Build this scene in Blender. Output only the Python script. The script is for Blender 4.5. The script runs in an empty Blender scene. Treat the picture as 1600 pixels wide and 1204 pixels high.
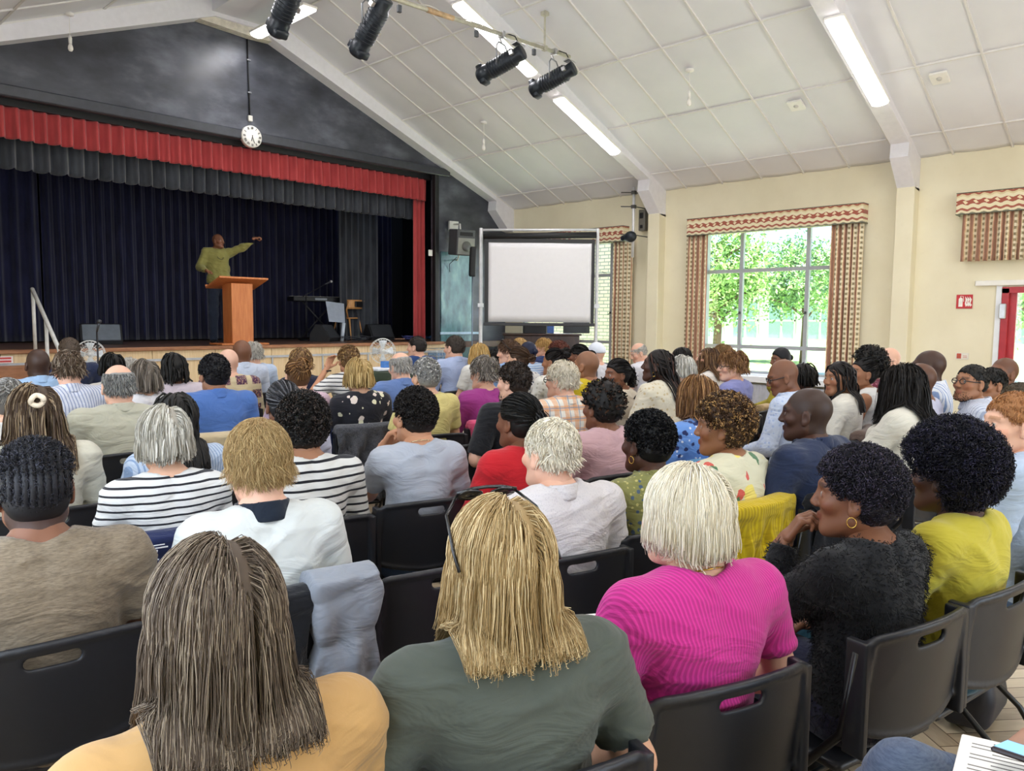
import bpy, math, random
import numpy as np
from mathutils import Vector, Matrix
random.seed(7); rng = np.random.default_rng(7)
SC = bpy.context.scene
COL = SC.collection

# ---------------------------------------------------------------- camera
FPX = 1202.0
EYE = np.array([0.0, 0.0, 1.6])
def cam_axes(yaw, pitch, roll):
    f = np.array([math.sin(yaw)*math.cos(pitch), math.cos(yaw)*math.cos(pitch), -math.sin(pitch)])
    r = np.cross(f, [0, 0, 1]); r /= np.linalg.norm(r); u = np.cross(r, f)
    c, s = math.cos(roll), math.sin(roll)
    return np.array([c*r+s*u, -s*r+c*u, f])
CM = cam_axes(0.80316, 0.0860, 0.0083)
cd = bpy.data.cameras.new('camera'); cam = bpy.data.objects.new('camera', cd); COL.objects.link(cam)
cd.sensor_width = 36; cd.lens = 36*FPX/1600; cd.clip_start = .05; cd.clip_end = 300
cam.matrix_world = Matrix(((CM[0][0], CM[1][0], -CM[2][0], EYE[0]), (CM[0][1], CM[1][1], -CM[2][1], EYE[1]),
                           (CM[0][2], CM[1][2], -CM[2][2], EYE[2]), (0, 0, 0, 1)))
SC.camera = cam
def ray(u, v): return np.array([(u-800)/FPX, -(v-602)/FPX, 1.0]) @ CM
def onplane(u, v, ax, val):
    d = ray(u, v); return EYE + d*((val-EYE[ax])/d[ax])

# ---------------------------------------------------------------- world, light, exposure
SC.view_settings.view_transform = 'Standard'; SC.view_settings.look = 'None'
SC.view_settings.gamma = 1; SC.view_settings.use_curve_mapping = False
SC.view_settings.exposure = 0.1
try:
    SC.cycles.use_denoising = True
    SC.cycles.max_bounces = 7; SC.cycles.diffuse_bounces = 4; SC.cycles.glossy_bounces = 3
    SC.cycles.transmission_bounces = 4; SC.cycles.sample_clamp_indirect = 6
    SC.cycles.caustics_reflective = False; SC.cycles.caustics_refractive = False
except Exception: pass
w = bpy.data.worlds.new('sky'); SC.world = w; w.use_nodes = True
nt = w.node_tree; nt.nodes.clear()
wo = nt.nodes.new('ShaderNodeOutputWorld'); bg = nt.nodes.new('ShaderNodeBackground'); sk = nt.nodes.new('ShaderNodeTexSky')
sk.sky_type = 'HOSEK_WILKIE'; sk.turbidity = 3.5; sk.sun_direction = Vector((-.12, -.42, .9)).normalized(); sk.ground_albedo = .4
bg.inputs[1].default_value = 9
nt.links.new(sk.outputs[0], bg.inputs[0]); nt.links.new(bg.outputs[0], wo.inputs[0])
def sun():
    l = bpy.data.lights.new('sun', 'SUN'); l.energy = 26; l.angle = .02; l.color = (1, .96, .88)
    o = bpy.data.objects.new('sun', l); COL.objects.link(o)
    o.rotation_euler = Vector((.12, .42, -.9)).to_track_quat('-Z', 'Y').to_euler()
sun()
def area(name, loc, direction, sx, sy, power, color=(1, 1, 1), spread=180):
    l = bpy.data.lights.new(name, 'AREA'); l.shape = 'RECTANGLE'; l.size = sx; l.size_y = sy; l.energy = power; l.color = color
    l.spread = math.radians(spread)
    o = bpy.data.objects.new(name, l); COL.objects.link(o); o.location = loc
    o.rotation_euler = Vector(direction).to_track_quat('-Z', 'Y').to_euler(); return o
DAY = (.86, .93, 1.0)
# daylight at the right wall's windows; left and rear lamps are added fill
area('daylight_fill', (11.9, 5.85, 2.0), (-1, 0, -.15), 2.6, 2.2, 50, DAY)
area('daylight_fill', (11.9, 9.9, 2.0), (-1, 0, -.15), 2.4, 2.2, 35, DAY)
area('daylight_fill', (11.9, 1.1, 1.6), (-1, 0, -.1), 2.2, 2.2, 50, DAY)
area('daylight_fill', (-.15, 5.85, 2.1), (1, 0, -.15), 2.6, 2.2, 60, DAY)  # fill lamp added at an unseen left window
area('daylight_fill', (-.15, 1.65, 2.1), (1, 0, -.15), 2.6, 2.2, 60, DAY)  # second added fill on the unseen left side
area('daylight_fill', (4.2, -5.2, 2.4), (0, 1, -.05), 7.0, 2.6, 210, DAY)  # broad fill lamp added behind the camera

# ---------------------------------------------------------------- mesh helpers
def srgb(h):
    h = h.lstrip('#'); c = [int(h[i:i+2], 16)/255 for i in (0, 2, 4)]
    return tuple(x/12.92 if x <= .04045 else ((x+.055)/1.055)**2.4 for x in c)
class G:
    """collects polygons; build() links them as one mesh"""
    def __init__(s): s.V = []; s.F = []; s.n = 0; s.C = []
    def add(s, V, F, c=None):
        V = np.asarray(V, np.float32).reshape(-1, 3); s.V.append(V)
        if isinstance(F, np.ndarray): F = [F]
        for f in F:
            if isinstance(f, np.ndarray): s.F.append(f.astype(np.int32)+s.n)
            else: s.F.append(np.array([f], np.int32)+s.n)
        s.C.append(None if c is None else np.broadcast_to(np.asarray(c, np.float32), (len(V), 3)))
        s.n += len(V); return s
    def merge(s, o):
        for V in o.V: pass
        if o.n:
            for f in o.F: s.F.append(f+s.n)
            s.V += o.V; s.C += o.C; s.n += o.n
        return s
    def xf(s, M):
        M = np.array(M); s.V = [v@M[:3, :3].T.astype(np.float32)+M[:3, 3].astype(np.float32) for v in s.V]; return s
    def build(s, name, mat, parent=None, smooth=True, loc=None, rz=0):
        V = np.concatenate(s.V); me = bpy.data.meshes.new(name)
        me.vertices.add(len(V)); me.vertices.foreach_set('co', V.ravel())
        li = np.concatenate([f.ravel() for f in s.F]); cnt = np.concatenate([np.full(len(f), f.shape[1], np.int32) for f in s.F])
        st = np.concatenate(([0], np.cumsum(cnt)[:-1])).astype(np.int32)
        me.loops.add(len(li)); me.loops.foreach_set('vertex_index', li)
        me.polygons.add(len(cnt)); me.polygons.foreach_set('loop_start', st); me.polygons.foreach_set('loop_total', cnt)
        me.update(calc_edges=True)
        me.polygons.foreach_set('use_smooth', np.full(len(cnt), bool(smooth)))
        if any(c is not None for c in s.C):
            C = np.concatenate([np.ones((len(v), 3), np.float32) if c is None else c for v, c in zip(s.V, s.C)])
            at = me.color_attributes.new('tone', 'BYTE_COLOR', 'POINT')
            at.data.foreach_set('color', np.concatenate([C, np.ones((len(C), 1), np.float32)], 1).astype(np.float32).ravel())
        ms = mat if isinstance(mat, (list, tuple)) else [mat]
        for m in ms: me.materials.append(m)
        o = bpy.data.objects.new(name, me); COL.objects.link(o)
        if parent is not None: o.parent = parent
        if loc is not None: o.location = loc
        o.rotation_euler[2] = rz
        return o
    # primitives
    def box(s, x0, x1, y0, y1, z0, z1, b=0.0, c=None):
        if b <= 0:
            V = [(x, y, z) for x in (x0, x1) for y in (y0, y1) for z in (z0, z1)]
            F = np.array([(0, 1, 3, 2), (4, 6, 7, 5), (0, 4, 5, 1), (2, 3, 7, 6), (0, 2, 6, 4), (1, 5, 7, 3)])
            return s.add(V, F, c)
        b = min(b, (x1-x0)*.49, (y1-y0)*.49, (z1-z0)*.49)
        prof = [(x0+b, y0), (x1-b, y0), (x1, y0+b), (x1, y1-b), (x1-b, y1), (x0+b, y1), (x0, y1-b), (x0, y0+b)]
        inn = [(min(max(x, x0+b), x1-b), min(max(y, y0+b), y1-b)) for x, y in prof]
        R = [[(x, y, z0) for x, y in inn], [(x, y, z0+b) for x, y in prof], [(x, y, z1-b) for x, y in prof], [(x, y, z1) for x, y in inn]]
        V = sum(R, []); F = [(i*8+j, i*8+(j+1) % 8, (i+1)*8+(j+1) % 8, (i+1)*8+j) for i in range(3) for j in range(8)]
        s.add(V, np.array(F), c); n = s.n-32
        s.F.append(np.array([[n+k for k in range(7, -1, -1)]])); s.F.append(np.array([[n+24+k for k in range(8)]])); return s
    def prism(s, poly, vec, c=None):
        P = np.array(poly, float); n = len(P); V = np.concatenate([P, P+np.array(vec, float)])
        nrm = np.zeros(3)
        for i in range(n): nrm += np.cross(P[i], P[(i+1) % n])
        flip = np.dot(nrm, vec) > 0
        a = list(range(n)); b = [n+i for i in range(n)]
        side = [(i, (i+1) % n, n+(i+1) % n, n+i) for i in range(n)]
        if flip: a = a[::-1]
        else: b = b[::-1]; side = [q[::-1] for q in side]
        s.add(V, [tuple(a), tuple(b), np.array(side)], c); return s
    def tube(s, pts, r, n=10, c=None, caps=True):
        P = np.array(pts, float); m = len(P); R = np.broadcast_to(np.asarray(r, float), (m,))
        T = np.gradient(P, axis=0); T /= np.linalg.norm(T, axis=1)[:, None]+1e-12
        a = np.array([0, 0, 1.]) if abs(T[0][2]) < .9 else np.array([1., 0, 0])
        U = []; u = np.cross(T[0], a); u /= np.linalg.norm(u)
        for t in T:
            u = u-t*np.dot(u, t); u /= np.linalg.norm(u)+1e-12; U.append(u)
        U = np.array(U); W = np.cross(T, U)
        th = np.arange(n)*2*math.pi/n
        V = P[:, None]+R[:, None, None]*(np.cos(th)[None, :, None]*U[:, None]+np.sin(th)[None, :, None]*W[:, None])
        i, j = np.meshgrid(np.arange(m-1), np.arange(n), indexing='ij'); j2 = (j+1) % n
        F = np.stack([i*n+j, i*n+j2, (i+1)*n+j2, (i+1)*n+j], -1).reshape(-1, 4)
        fs = [F]
        if caps: fs += [tuple(range(n-1, -1, -1)), tuple((m-1)*n+k for k in range(n))]
        return s.add(V.reshape(-1, 3), fs, c)
    def lathe(s, prof, cx=0, cy=0, n=20, z0=0, c=None):
        P = np.array(prof, float); m = len(P); th = np.arange(n)*2*math.pi/n
        V = np.stack([cx+P[:, 0:1]*np.cos(th), cy+P[:, 0:1]*np.sin(th), z0+P[:, 1:2]+0*th], -1)
        i, j = np.meshgrid(np.arange(m-1), np.arange(n), indexing='ij'); j2 = (j+1) % n
        F = np.stack([i*n+j, i*n+j2, (i+1)*n+j2, (i+1)*n+j], -1).reshape(-1, 4)
        return s.add(V.reshape(-1, 3), [F, tuple(range(n-1, -1, -1)), tuple((m-1)*n+k for k in range(n))], c)
    def sheet(s, A, t, c=None):
        """grid A (m,n,3) given a thickness t"""
        A = np.array(A, float); m, n = A.shape[:2]
        du = np.gradient(A, axis=0); dv = np.gradient(A, axis=1); N = np.cross(du, dv); N /= np.linalg.norm(N, axis=2)[..., None]+1e-12
        V = np.concatenate([(A+N*t/2).reshape(-1, 3), (A-N*t/2).reshape(-1, 3)]); k = m*n
        i, j = np.meshgrid(np.arange(m-1), np.arange(n-1), indexing='ij')
        Q = np.stack([i*n+j, (i+1)*n+j, (i+1)*n+j+1, i*n+j+1], -1).reshape(-1, 4)
        per = [i*n for i in range(m)]+[(m-1)*n+j for j in range(1, n)]+[i*n+n-1 for i in range(m-2, -1, -1)]+[j for j in range(n-2, 0, -1)]
        per = np.array(per); p2 = np.roll(per, -1); S = np.stack([per, per+k, p2+k, p2], -1)
        return s.add(V, [Q, Q[:, ::-1]+k, S], c)

# ---------------------------------------------------------------- distance-field helpers
def sm(a, b, k=.03):
    h = np.maximum(k-np.abs(a-b), 0)/k
    return np.minimum(a, b)-h*h*k*.25
def smax(a, b, k=.01): return -sm(-a, -b, k)
def ell(P, c, r):
    X, Y, Z = (P[0]-c[0])/r[0], (P[1]-c[1])/r[1], (P[2]-c[2])/r[2]
    k0 = np.sqrt(X*X+Y*Y+Z*Z); k1 = np.sqrt((X/r[0])**2+(Y/r[1])**2+(Z/r[2])**2)+1e-9
    return k0*(k0-1)/k1
def cone(P, a, b, ra, rb=None, flat=False, flata=False):
    rb = ra if rb is None else rb
    a = np.asarray(a, float); b = np.asarray(b, float); d = b-a; L2 = d@d+1e-12
    X, Y, Z = P[0]-a[0], P[1]-a[1], P[2]-a[2]
    t0 = (X*d[0]+Y*d[1]+Z*d[2])/L2; t = np.clip(t0, 0, 1)
    D = np.sqrt((X-t*d[0])**2+(Y-t*d[1])**2+(Z-t*d[2])**2)-(ra+(rb-ra)*t)
    if flat: D = np.maximum(D, (t0-1)*math.sqrt(L2))
    if flata: D = np.maximum(D, -t0*math.sqrt(L2))
    return D
def rbox(P, c, h, r=.01):
    q = [np.abs(P[i]-c[i])-(h[i]-r) for i in range(3)]
    return np.sqrt(np.maximum(q[0], 0)**2+np.maximum(q[1], 0)**2+np.maximum(q[2], 0)**2)+np.minimum(np.maximum(q[0], np.maximum(q[1], q[2])), 0)-r
def wav(P, seed, f, amp):
    r = np.random.default_rng(seed); D = 0
    wx = .6*np.sin(P[1]*f*.7+seed)+.6*np.sin(P[2]*f*.5+seed*2)
    for k in range(4):
        d = r.normal(size=3); d /= np.linalg.norm(d); D = D+np.sin((P[0]*d[0]+P[1]*d[1]+P[2]*d[2])*f*(1+.45*k)+wx+r.uniform(0, 6))/(1+.5*k)
    return D*amp*.5
_off = [(i, j, k) for i in (0, 1) for j in (0, 1) for k in (0, 1)]
_edges = [(a, b) for a in range(8) for b in range(a+1, 8) if sum(abs(_off[a][q]-_off[b][q]) for q in range(3)) == 1]
def surfnet(fn, lo, hi, h):
    lo = np.array(lo, float); hi = np.array(hi, float); n = np.ceil((hi-lo)/h).astype(int)+1
    ax = [(lo[i]+np.arange(n[i])*h).astype(np.float32) for i in range(3)]
    P = (ax[0][:, None, None], ax[1][None, :, None], ax[2][None, None, :])
    D = np.broadcast_to(fn(P), tuple(n)).astype(np.float32)
    I = D < 0
    c = np.zeros(tuple(n-1), np.int8)
    for i, j, k in _off: c += I[i:n[0]-1+i, j:n[1]-1+j, k:n[2]-1+k]
    ids = np.argwhere((c > 0) & (c < 8)); m = len(ids)
    idx = np.full(tuple(n-1), -1, np.int32); idx[ids[:, 0], ids[:, 1], ids[:, 2]] = np.arange(m)
    cv = [D[ids[:, 0]+o[0], ids[:, 1]+o[1], ids[:, 2]+o[2]] for o in _off]
    S = np.zeros((m, 3), np.float32); N = np.zeros(m, np.float32)
    for a, b in _edges:
        va, vb = cv[a], cv[b]; mk = (va < 0) != (vb < 0); t = np.where(mk, va/np.where(mk, va-vb, 1), 0)
        oa, ob = np.array(_off[a]), np.array(_off[b])
        S += (oa[None]+(ob-oa)[None]*t[:, None])*mk[:, None]; N += mk
    V = lo[None]+h*(ids+S/N[:, None])
    F = []
    for axn in range(3):
        o1, o2 = [(1, 2), (2, 0), (0, 1)][axn]
        sl = [slice(1, None)]*3; sl[axn] = slice(0, n[axn]-1); sh = [slice(1, None)]*3; sh[axn] = slice(1, n[axn])
        sl = [slice(0, n[q]-1) if q == axn else slice(1, n[q]-1) for q in range(3)]
        sh = [slice(1, n[q]) if q == axn else slice(1, n[q]-1) for q in range(3)]
        A = I[tuple(sl)]; B = I[tuple(sh)]; e = np.argwhere(A != B)
        if not len(e): continue
        sg = A[e[:, 0], e[:, 1], e[:, 2]]
        base = e.copy()
        for q in range(3):
            if q != axn: base[:, q] += 1
        def cell(d1, d2):
            q = base.copy(); q[:, o1] += d1; q[:, o2] += d2; return idx[q[:, 0], q[:, 1], q[:, 2]]
        Q = np.stack([cell(-1, -1), cell(0, -1), cell(0, 0), cell(-1, 0)], 1)
        Q = np.where(sg[:, None], Q, Q[:, ::-1]); F.append(Q)
    return V.astype(np.float32), np.concatenate(F)
def grad(fn, Q, e=.002):
    d0 = fn((Q[:, 0], Q[:, 1], Q[:, 2])); g = []
    for i in range(3):
        q = [Q[:, 0], Q[:, 1], Q[:, 2]]; q[i] = q[i]+e; g.append(fn(tuple(q))-d0)
    g = np.stack(g, 1); g /= np.linalg.norm(g, axis=1)[:, None]+1e-9
    return d0, g
def strandmesh(P, R, C=None, k=3):
    """P (N,S,3) centre lines, R (N,S) radii -> k-sided tubes, C (N,3) colours"""
    N, S = P.shape[:2]
    T = np.gradient(P, axis=1); T /= np.linalg.norm(T, axis=2)[..., None]+1e-9
    a = rng.normal(size=(N, 1, 3)); U = np.cross(T, a+0*T); U /= np.linalg.norm(U, axis=2)[..., None]+1e-9
    W = np.cross(T, U); th = np.arange(k)*2*math.pi/k
    V = P[:, :, None]+R[:, :, None, None]*(np.cos(th)[None, None, :, None]*U[:, :, None]+np.sin(th)[None, None, :, None]*W[:, :, None])
    n, i, j = np.meshgrid(np.arange(N), np.arange(S-1), np.arange(k if k > 2 else 1), indexing='ij'); j2 = (j+1) % k; b = n*S*k
    F = np.stack([b+i*k+j, b+i*k+j2, b+(i+1)*k+j2, b+(i+1)*k+j], -1).reshape(-1, 4)
    c = None if C is None else np.repeat(C, S*k, axis=0)
    return V.reshape(-1, 3), F, c

# ---------------------------------------------------------------- object helpers
def empty(name, label, cat, loc=(0, 0, 0), rz=0, group=None):
    o = bpy.data.objects.new(name, None); COL.objects.link(o); o.location = loc; o.rotation_euler[2] = rz
    o.empty_display_size = .1; return tag(o, label, cat, group)
def tag(o, label, cat, group=None):
    o['label'] = label; o['category'] = cat
    if group: o['group'] = group
    return o
def struct(o): o['kind'] = 'structure'; return o
def plabel(o, l): o['label'] = l; return o
def dup(root, loc, rz, label=None):
    r = root.copy(); COL.objects.link(r); r.location = loc; r.rotation_euler = (root.rotation_euler[0], root.rotation_euler[1], rz)
    if label: r['label'] = label
    for ch in [c for c in bpy.data.objects if c.parent == root]:
        c = ch.copy(); COL.objects.link(c); c.parent = r
    return r

# ---------------------------------------------------------------- materials
class NT:
    def __init__(s, name):
        s.m = bpy.data.materials.new(name); s.m.use_nodes = True; s.t = s.m.node_tree; s.t.nodes.clear()
        s.o = s.n('OutputMaterial'); s.b = s.n('BsdfPrincipled'); s.l(s.b.outputs[0], s.o.inputs[0])
        s._tc = None
    def n(s, t): return s.t.nodes.new('ShaderNode'+t)
    def l(s, a, b): s.t.links.new(a, b)
    def tc(s, which='Object', scale=(1, 1, 1), loc=(0, 0, 0), rot=(0, 0, 0)):
        if s._tc is None: s._tc = s.n('TexCoord')
        mp = s.n('Mapping'); mp.inputs['Scale'].default_value = scale; mp.inputs['Location'].default_value = loc; mp.inputs['Rotation'].default_value = rot
        s.l(s._tc.outputs[which], mp.inputs[0]); return mp.outputs[0]
    def noise(s, vec, scale=5, detail=4, rough=.55):
        q = s.n('TexNoise'); q.inputs['Scale'].default_value = scale; q.inputs['Detail'].default_value = detail; q.inputs['Roughness'].default_value = rough
        s.l(vec, q.inputs['Vector']); return q.outputs['Fac']
    def wave(s, vec, scale, dirn='X', dist=0, dscale=1, prof='SIN'):
        q = s.n('TexWave'); q.bands_direction = dirn; q.wave_profile = prof; q.inputs['Scale'].default_value = scale
        q.inputs['Distortion'].default_value = dist; q.inputs['Detail Scale'].default_value = dscale; s.l(vec, q.inputs['Vector']); return q.outputs['Fac']
    def voro(s, vec, scale, feat='F1', out='Distance'):
        q = s.n('TexVoronoi'); q.feature = feat; q.inputs['Scale'].default_value = scale; s.l(vec, q.inputs['Vector']); return q.outputs[out]
    def ramp(s, fac, stops, interp='LINEAR'):
        q = s.n('ValToRGB'); q.color_ramp.interpolation = interp
        while len(q.color_ramp.elements) < len(stops): q.color_ramp.elements.new(.5)
        for e, (p, c) in zip(q.color_ramp.elements, stops):
            e.position = p; e.color = (c[0], c[1], c[2], 1) if not np.isscalar(c) else (c, c, c, 1)
        s.l(fac, q.inputs[0]); return q.outputs[0]
    def mix(s, f, a, b, mode='MIX'):
        q = s.n('Mix'); q.data_type = 'RGBA'; q.blend_type = mode
        for v, i in ((f, 0), (a, 6), (b, 7)):
            if hasattr(v, 'is_linked') or hasattr(v, 'node'): s.l(v, q.inputs[i])
            elif np.isscalar(v): q.inputs[i].default_value = v if i == 0 else (v, v, v, 1)
            else: q.inputs[i].default_value = (*v[:3], 1)
        return q.outputs[2]
    def math(s, op, a, b=None, c=None):
        q = s.n('Math'); q.operation = op
        for v, i in ((a, 0), (b, 1), (c, 2)):
            if v is None: continue
            if np.isscalar(v): q.inputs[i].default_value = v
            else: s.l(v, q.inputs[i])
        return q.outputs[0]
    def sep(s, vec): q = s.n('SeparateXYZ'); s.l(vec, q.inputs[0]); return q.outputs
    def bump(s, h, strength=.3, dist=.01, prev=None):
        q = s.n('Bump'); q.inputs['Strength'].default_value = strength; q.inputs['Distance'].default_value = dist; s.l(h, q.inputs['Height'])
        if prev is not None: s.l(prev, q.inputs['Normal'])
        s.l(q.outputs[0], s.b.inputs['Normal']); return q.outputs[0]
    def col(s, c):
        if hasattr(c, 'node'): s.l(c, s.b.inputs['Base Color'])
        else: s.b.inputs['Base Color'].default_value = (*c[:3], 1)
        return s
    def set(s, rough=.5, metal=0, spec=None, sheen=None, coat=None, emit=None, es=1, trans=None, ior=None):
        b = s.b.inputs; b['Roughness'].default_value = rough; b['Metallic'].default_value = metal
        if spec is not None: b['Specular IOR Level'].default_value = spec
        if sheen is not None: b['Sheen Weight'].default_value = sheen
        if coat is not None: b['Coat Weight'].default_value = coat
        if emit is not None: b['Emission Color'].default_value = (*emit, 1); b['Emission Strength'].default_value = es
        if trans is not None: b['Transmission Weight'].default_value = trans
        if ior is not None: b['IOR'].default_value = ior
        return s
_pc = {}
def plain(h, rough=.5, metal=0, var=.06, name=None, spec=None, bump=0, scale=12):
    key = (h, rough, metal, var, spec, bump, scale)
    if key in _pc: return _pc[key]
    m = NT(name or 'paint_'+h.lstrip('#')); c = srgb(h); v = m.tc()
    f = m.noise(v, scale, 3); lo = tuple(x*(1-var*2) for x in c); hi = tuple(min(1, x*(1+var)) for x in c)
    m.col(m.ramp(f, [(.3, lo), (.7, hi)])).set(rough, metal, spec)
    if bump: m.bump(m.noise(v, scale*8, 3), bump, .003)
    _pc[key] = m.m; return m.m
# ================================================================ ROOM
RX, WX, RIDGE, EAVE, SL = 5.85, 12.0, 6.585, 3.91, .435
LX = -.3; GY = 11.8; BACKY = -5.6
def ceilz(x): return RIDGE-SL*abs(x-RX)
# ---- materials of the shell
def m_floor():
    m = NT('parquet'); v = m.tc('Object', (1/.085, 1/.085, 1), rot=(0, 0, math.radians(41)))
    x, y, z = m.sep(v); fl = lambda a: m.math('FLOOR', a)
    i, j = fl(x), fl(y); n = 4.0
    k = m.math('FLOORED_MODULO', m.math('SUBTRACT', i, j), 2*n)
    hz = m.math('LESS_THAN', k, n-.5)
    bi = m.math('SUBTRACT', i, k); uh = m.math('SUBTRACT', x, bi); vh = m.math('SUBTRACT', y, j)
    j0 = m.math('SUBTRACT', j, m.math('SUBTRACT', 2*n-1, k)); uv = m.math('SUBTRACT', y, j0); vv = m.math('SUBTRACT', x, i)
    def sel(a, b): return m.math('ADD', m.math('MULTIPLY', hz, a), m.math('MULTIPLY', m.math('SUBTRACT', 1, hz), b))
    U, V = sel(uh, uv), sel(vh, vv); A, B = sel(bi, m.math('ADD', i, 57.3)), sel(j, j0)
    cb = m.n('CombineXYZ'); m.l(A, cb.inputs[0]); m.l(B, cb.inputs[1]); wn = m.n('TexWhiteNoise'); m.l(cb.outputs[0], wn.inputs[0])
    e = m.math('MINIMUM', m.math('MINIMUM', U, m.math('SUBTRACT', n, U)), m.math('MINIMUM', V, m.math('SUBTRACT', 1, V)))
    line = m.math('LESS_THAN', e, .03)
    c2 = m.n('CombineXYZ'); m.l(m.math('MULTIPLY', U, .35), c2.inputs[0]); m.l(m.math('MULTIPLY', V, 2.2), c2.inputs[1]); m.l(m.math('MULTIPLY', wn.outputs[0], 40), c2.inputs[2])
    g = m.noise(c2.outputs[0], 2.2, 5, .6)
    tone = m.math('ADD', m.math('MULTIPLY', wn.outputs[0], .55), m.math('MULTIPLY', g, .5))
    c = m.ramp(tone, [(.15, srgb('#94816a')), (.45, srgb('#b3a085')), (.7, srgb('#c8b699')), (.95, srgb('#d6c8ae'))])
    sc = m.noise(m.tc('Object', (1, 1, 1)), 1.7, 5, .7); c = m.mix(m.ramp(sc, [(.35, .0), (.75, .35)]), c, srgb('#b9a78c'))
    m.col(m.mix(line, c, srgb('#5b4733'))).set(.38, spec=.4)
    m.bump(m.math('ADD', m.math('MULTIPLY', line, -1), m.math('MULTIPLY', g, .15)), .2, .002); return m.m
M_FLOOR = m_floor()
def m_wall():
    m = NT('cream_emulsion'); v = m.tc(); f = m.noise(v, 1.3, 5); f2 = m.noise(v, 9, 4)
    c = m.ramp(f, [(.3, srgb('#e4dbbe')), (.7, srgb('#efe7cc'))]); m.col(m.mix(m.ramp(f2, [(.62, 0.), (.8, .25)]), c, srgb('#d6cbb0'))).set(.75)
    m.bump(m.noise(v, 60, 3), .06, .002); return m.m
M_WALL = m_wall()
def m_ceil():
    m = NT('white_ceiling_board'); v = m.tc(); f = m.noise(v, .8, 4); m.col(m.ramp(f, [(.3, srgb('#dfdfe4')), (.7, srgb('#ebebef'))])).set(.8); return m.m
M_CEIL = m_ceil()
M_WHITE = plain('#eeebe4', .5, var=.02); M_BEAM = plain('#e9e7ec', .6, var=.02)
def m_black():
    m = NT('black_gloss_paint'); v = m.tc(); f = m.noise(v, .7, 3, .55); f2 = m.noise(m.tc('Object', (1, 1, 2.0)), 1.3, 5, .6)
    q = m.math('MULTIPLY', f, f2)
    m.col(m.ramp(q, [(.14, srgb('#2b2d34')), (.25, srgb('#43464f')), (.4, srgb('#6d707b'))])).set(.3, spec=.55)
    m.l(m.ramp(f2, [(.3, .28), (.7, .46)]), m.b.inputs['Roughness']); m.bump(f2, .25, .01); return m.m
M_BLACK = m_black()
M_DARK = plain('#0d0e11', .6); M_BLKPL = plain('#1b1b1d', .45, var=.03, name='black_plastic')
M_CHROME = plain('#c9c9cb', .3, .9, name='steel'); M_ALU = plain('#d8d8da', .4, .3, name='aluminium')

# ---- floor, ceiling, walls
struct(G().box(LX-.3, WX+.25, BACKY, GY+.2, -.15, 0).build('floor', M_FLOOR, smooth=False))
def ceiling():
    g = G()
    for sgn in (1, -1):
        us = np.linspace(0, 6.15, 83); ys = np.linspace(BACKY, GY+.1, 253)
        X, Y = np.meshgrid(us, ys, indexing='ij'); sx = np.abs(np.sin(math.pi*(X-.68)/1.245)); sy = np.abs(np.sin(math.pi*(Y-5.27)/.7))
        Z = RIDGE-SL*X-.02*(sx**.5)*(sy**.7)-.003*np.sin(X*3+Y*1.7)
        A = np.stack([RX+sgn*X, Y, Z+.035], -1); g.sheet(A, .03)
    return g.build('ceiling', M_CEIL)
struct(ceiling())
def battens():
    g = G()
    for sgn in (1, -1):
        for u in (.68, 1.92, 3.16, 4.41, 5.65):
            x = RX+sgn*u; z = ceilz(x); g.box(x-.014, x+.014, BACKY, GY, z-.004, z+.02)
        y = 5.27-.7*14
        while y < GY:
            a, b = (RX, RIDGE), (RX+sgn*6.15, EAVE)
            g.prism([(a[0], y-.012, a[1]-.006), (a[0], y-.012, a[1]+.02), (b[0], y-.012, b[1]+.02), (b[0], y-.012, b[1]-.006)], (0, .024, 0)); y += .7
    return g.build('trim_1', plain('#e3e0dc', .7, var=.02), smooth=False)
struct(battens())
def rafter(y, n, w=.24, fillend=False):
    R = [(RX, 6.62), (WX, 3.95), (WX+.02, 3.45), (11.83, 3.48), (11.45, 3.86), (11.47, 4.05), (6.2, 6.1), (RX, 6.1)]
    L = [(2*RX-x, z) for x, z in R][::-1]
    poly = [(x, y-w/2, z) for x, z in R[1:-1]]+[(x, y-w/2, z) for x, z in L[1:-1]]+[(RX, y-w/2, 6.62)]
    g = G().prism(poly, (0, w, 0)); o = g.build('trim_%d' % n, M_BEAM, smooth=False); struct(o)
for k, y in enumerate((11.68, 7.9, 3.7, -.5)): rafter(y, 2+k)
struct(G().box(5.45, 6.28, BACKY, GY, 6.16, 6.6).build('trim_6', M_CEIL, smooth=False))
def gridwall(ax, pos0, pos1, a0, a1, z1, holes, top=None):
    """wall slab normal to axis ax with rectangular holes (a0,a1,z0,z1)"""
    g = G(); A = sorted({a0, a1, *[h[0] for h in holes], *[h[1] for h in holes]}); Z = sorted({0, z1, *[h[2] for h in holes], *[h[3] for h in holes]})
    for i in range(len(A)-1):
        for j in range(len(Z)-1):
            ca, cz = (A[i]+A[i+1])/2, (Z[j]+Z[j+1])/2
            if any(h[0] < ca < h[1] and h[2] < cz < h[3] for h in holes): continue
            if ax == 0: g.box(pos0, pos1, A[i], A[i+1], Z[j], Z[j+1])
            else: g.box(A[i], A[i+1], pos0, pos1, Z[j], Z[j+1])
    return g
WIN2 = (4.62, 6.98, .72, 3.2); WIN1 = (8.75, 11.3, .72, 3.2); DOOR = (1.25, 2.46, 0, 2.06); WIN3 = (.2, 2.95, 2.5, 3.2)
struct(gridwall(0, WX, WX+.22, BACKY, GY+.3, 4.1, [WIN2, WIN1, DOOR, WIN3]).build('wall_right', M_WALL, smooth=False))
struct(gridwall(0, LX-.22, LX, BACKY, GY+.3, 4.1, [(4.6, 7.0, .72, 3.2), (.4, 2.9, .72, 3.2)]).build('wall_left', M_WALL, smooth=False))
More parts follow.
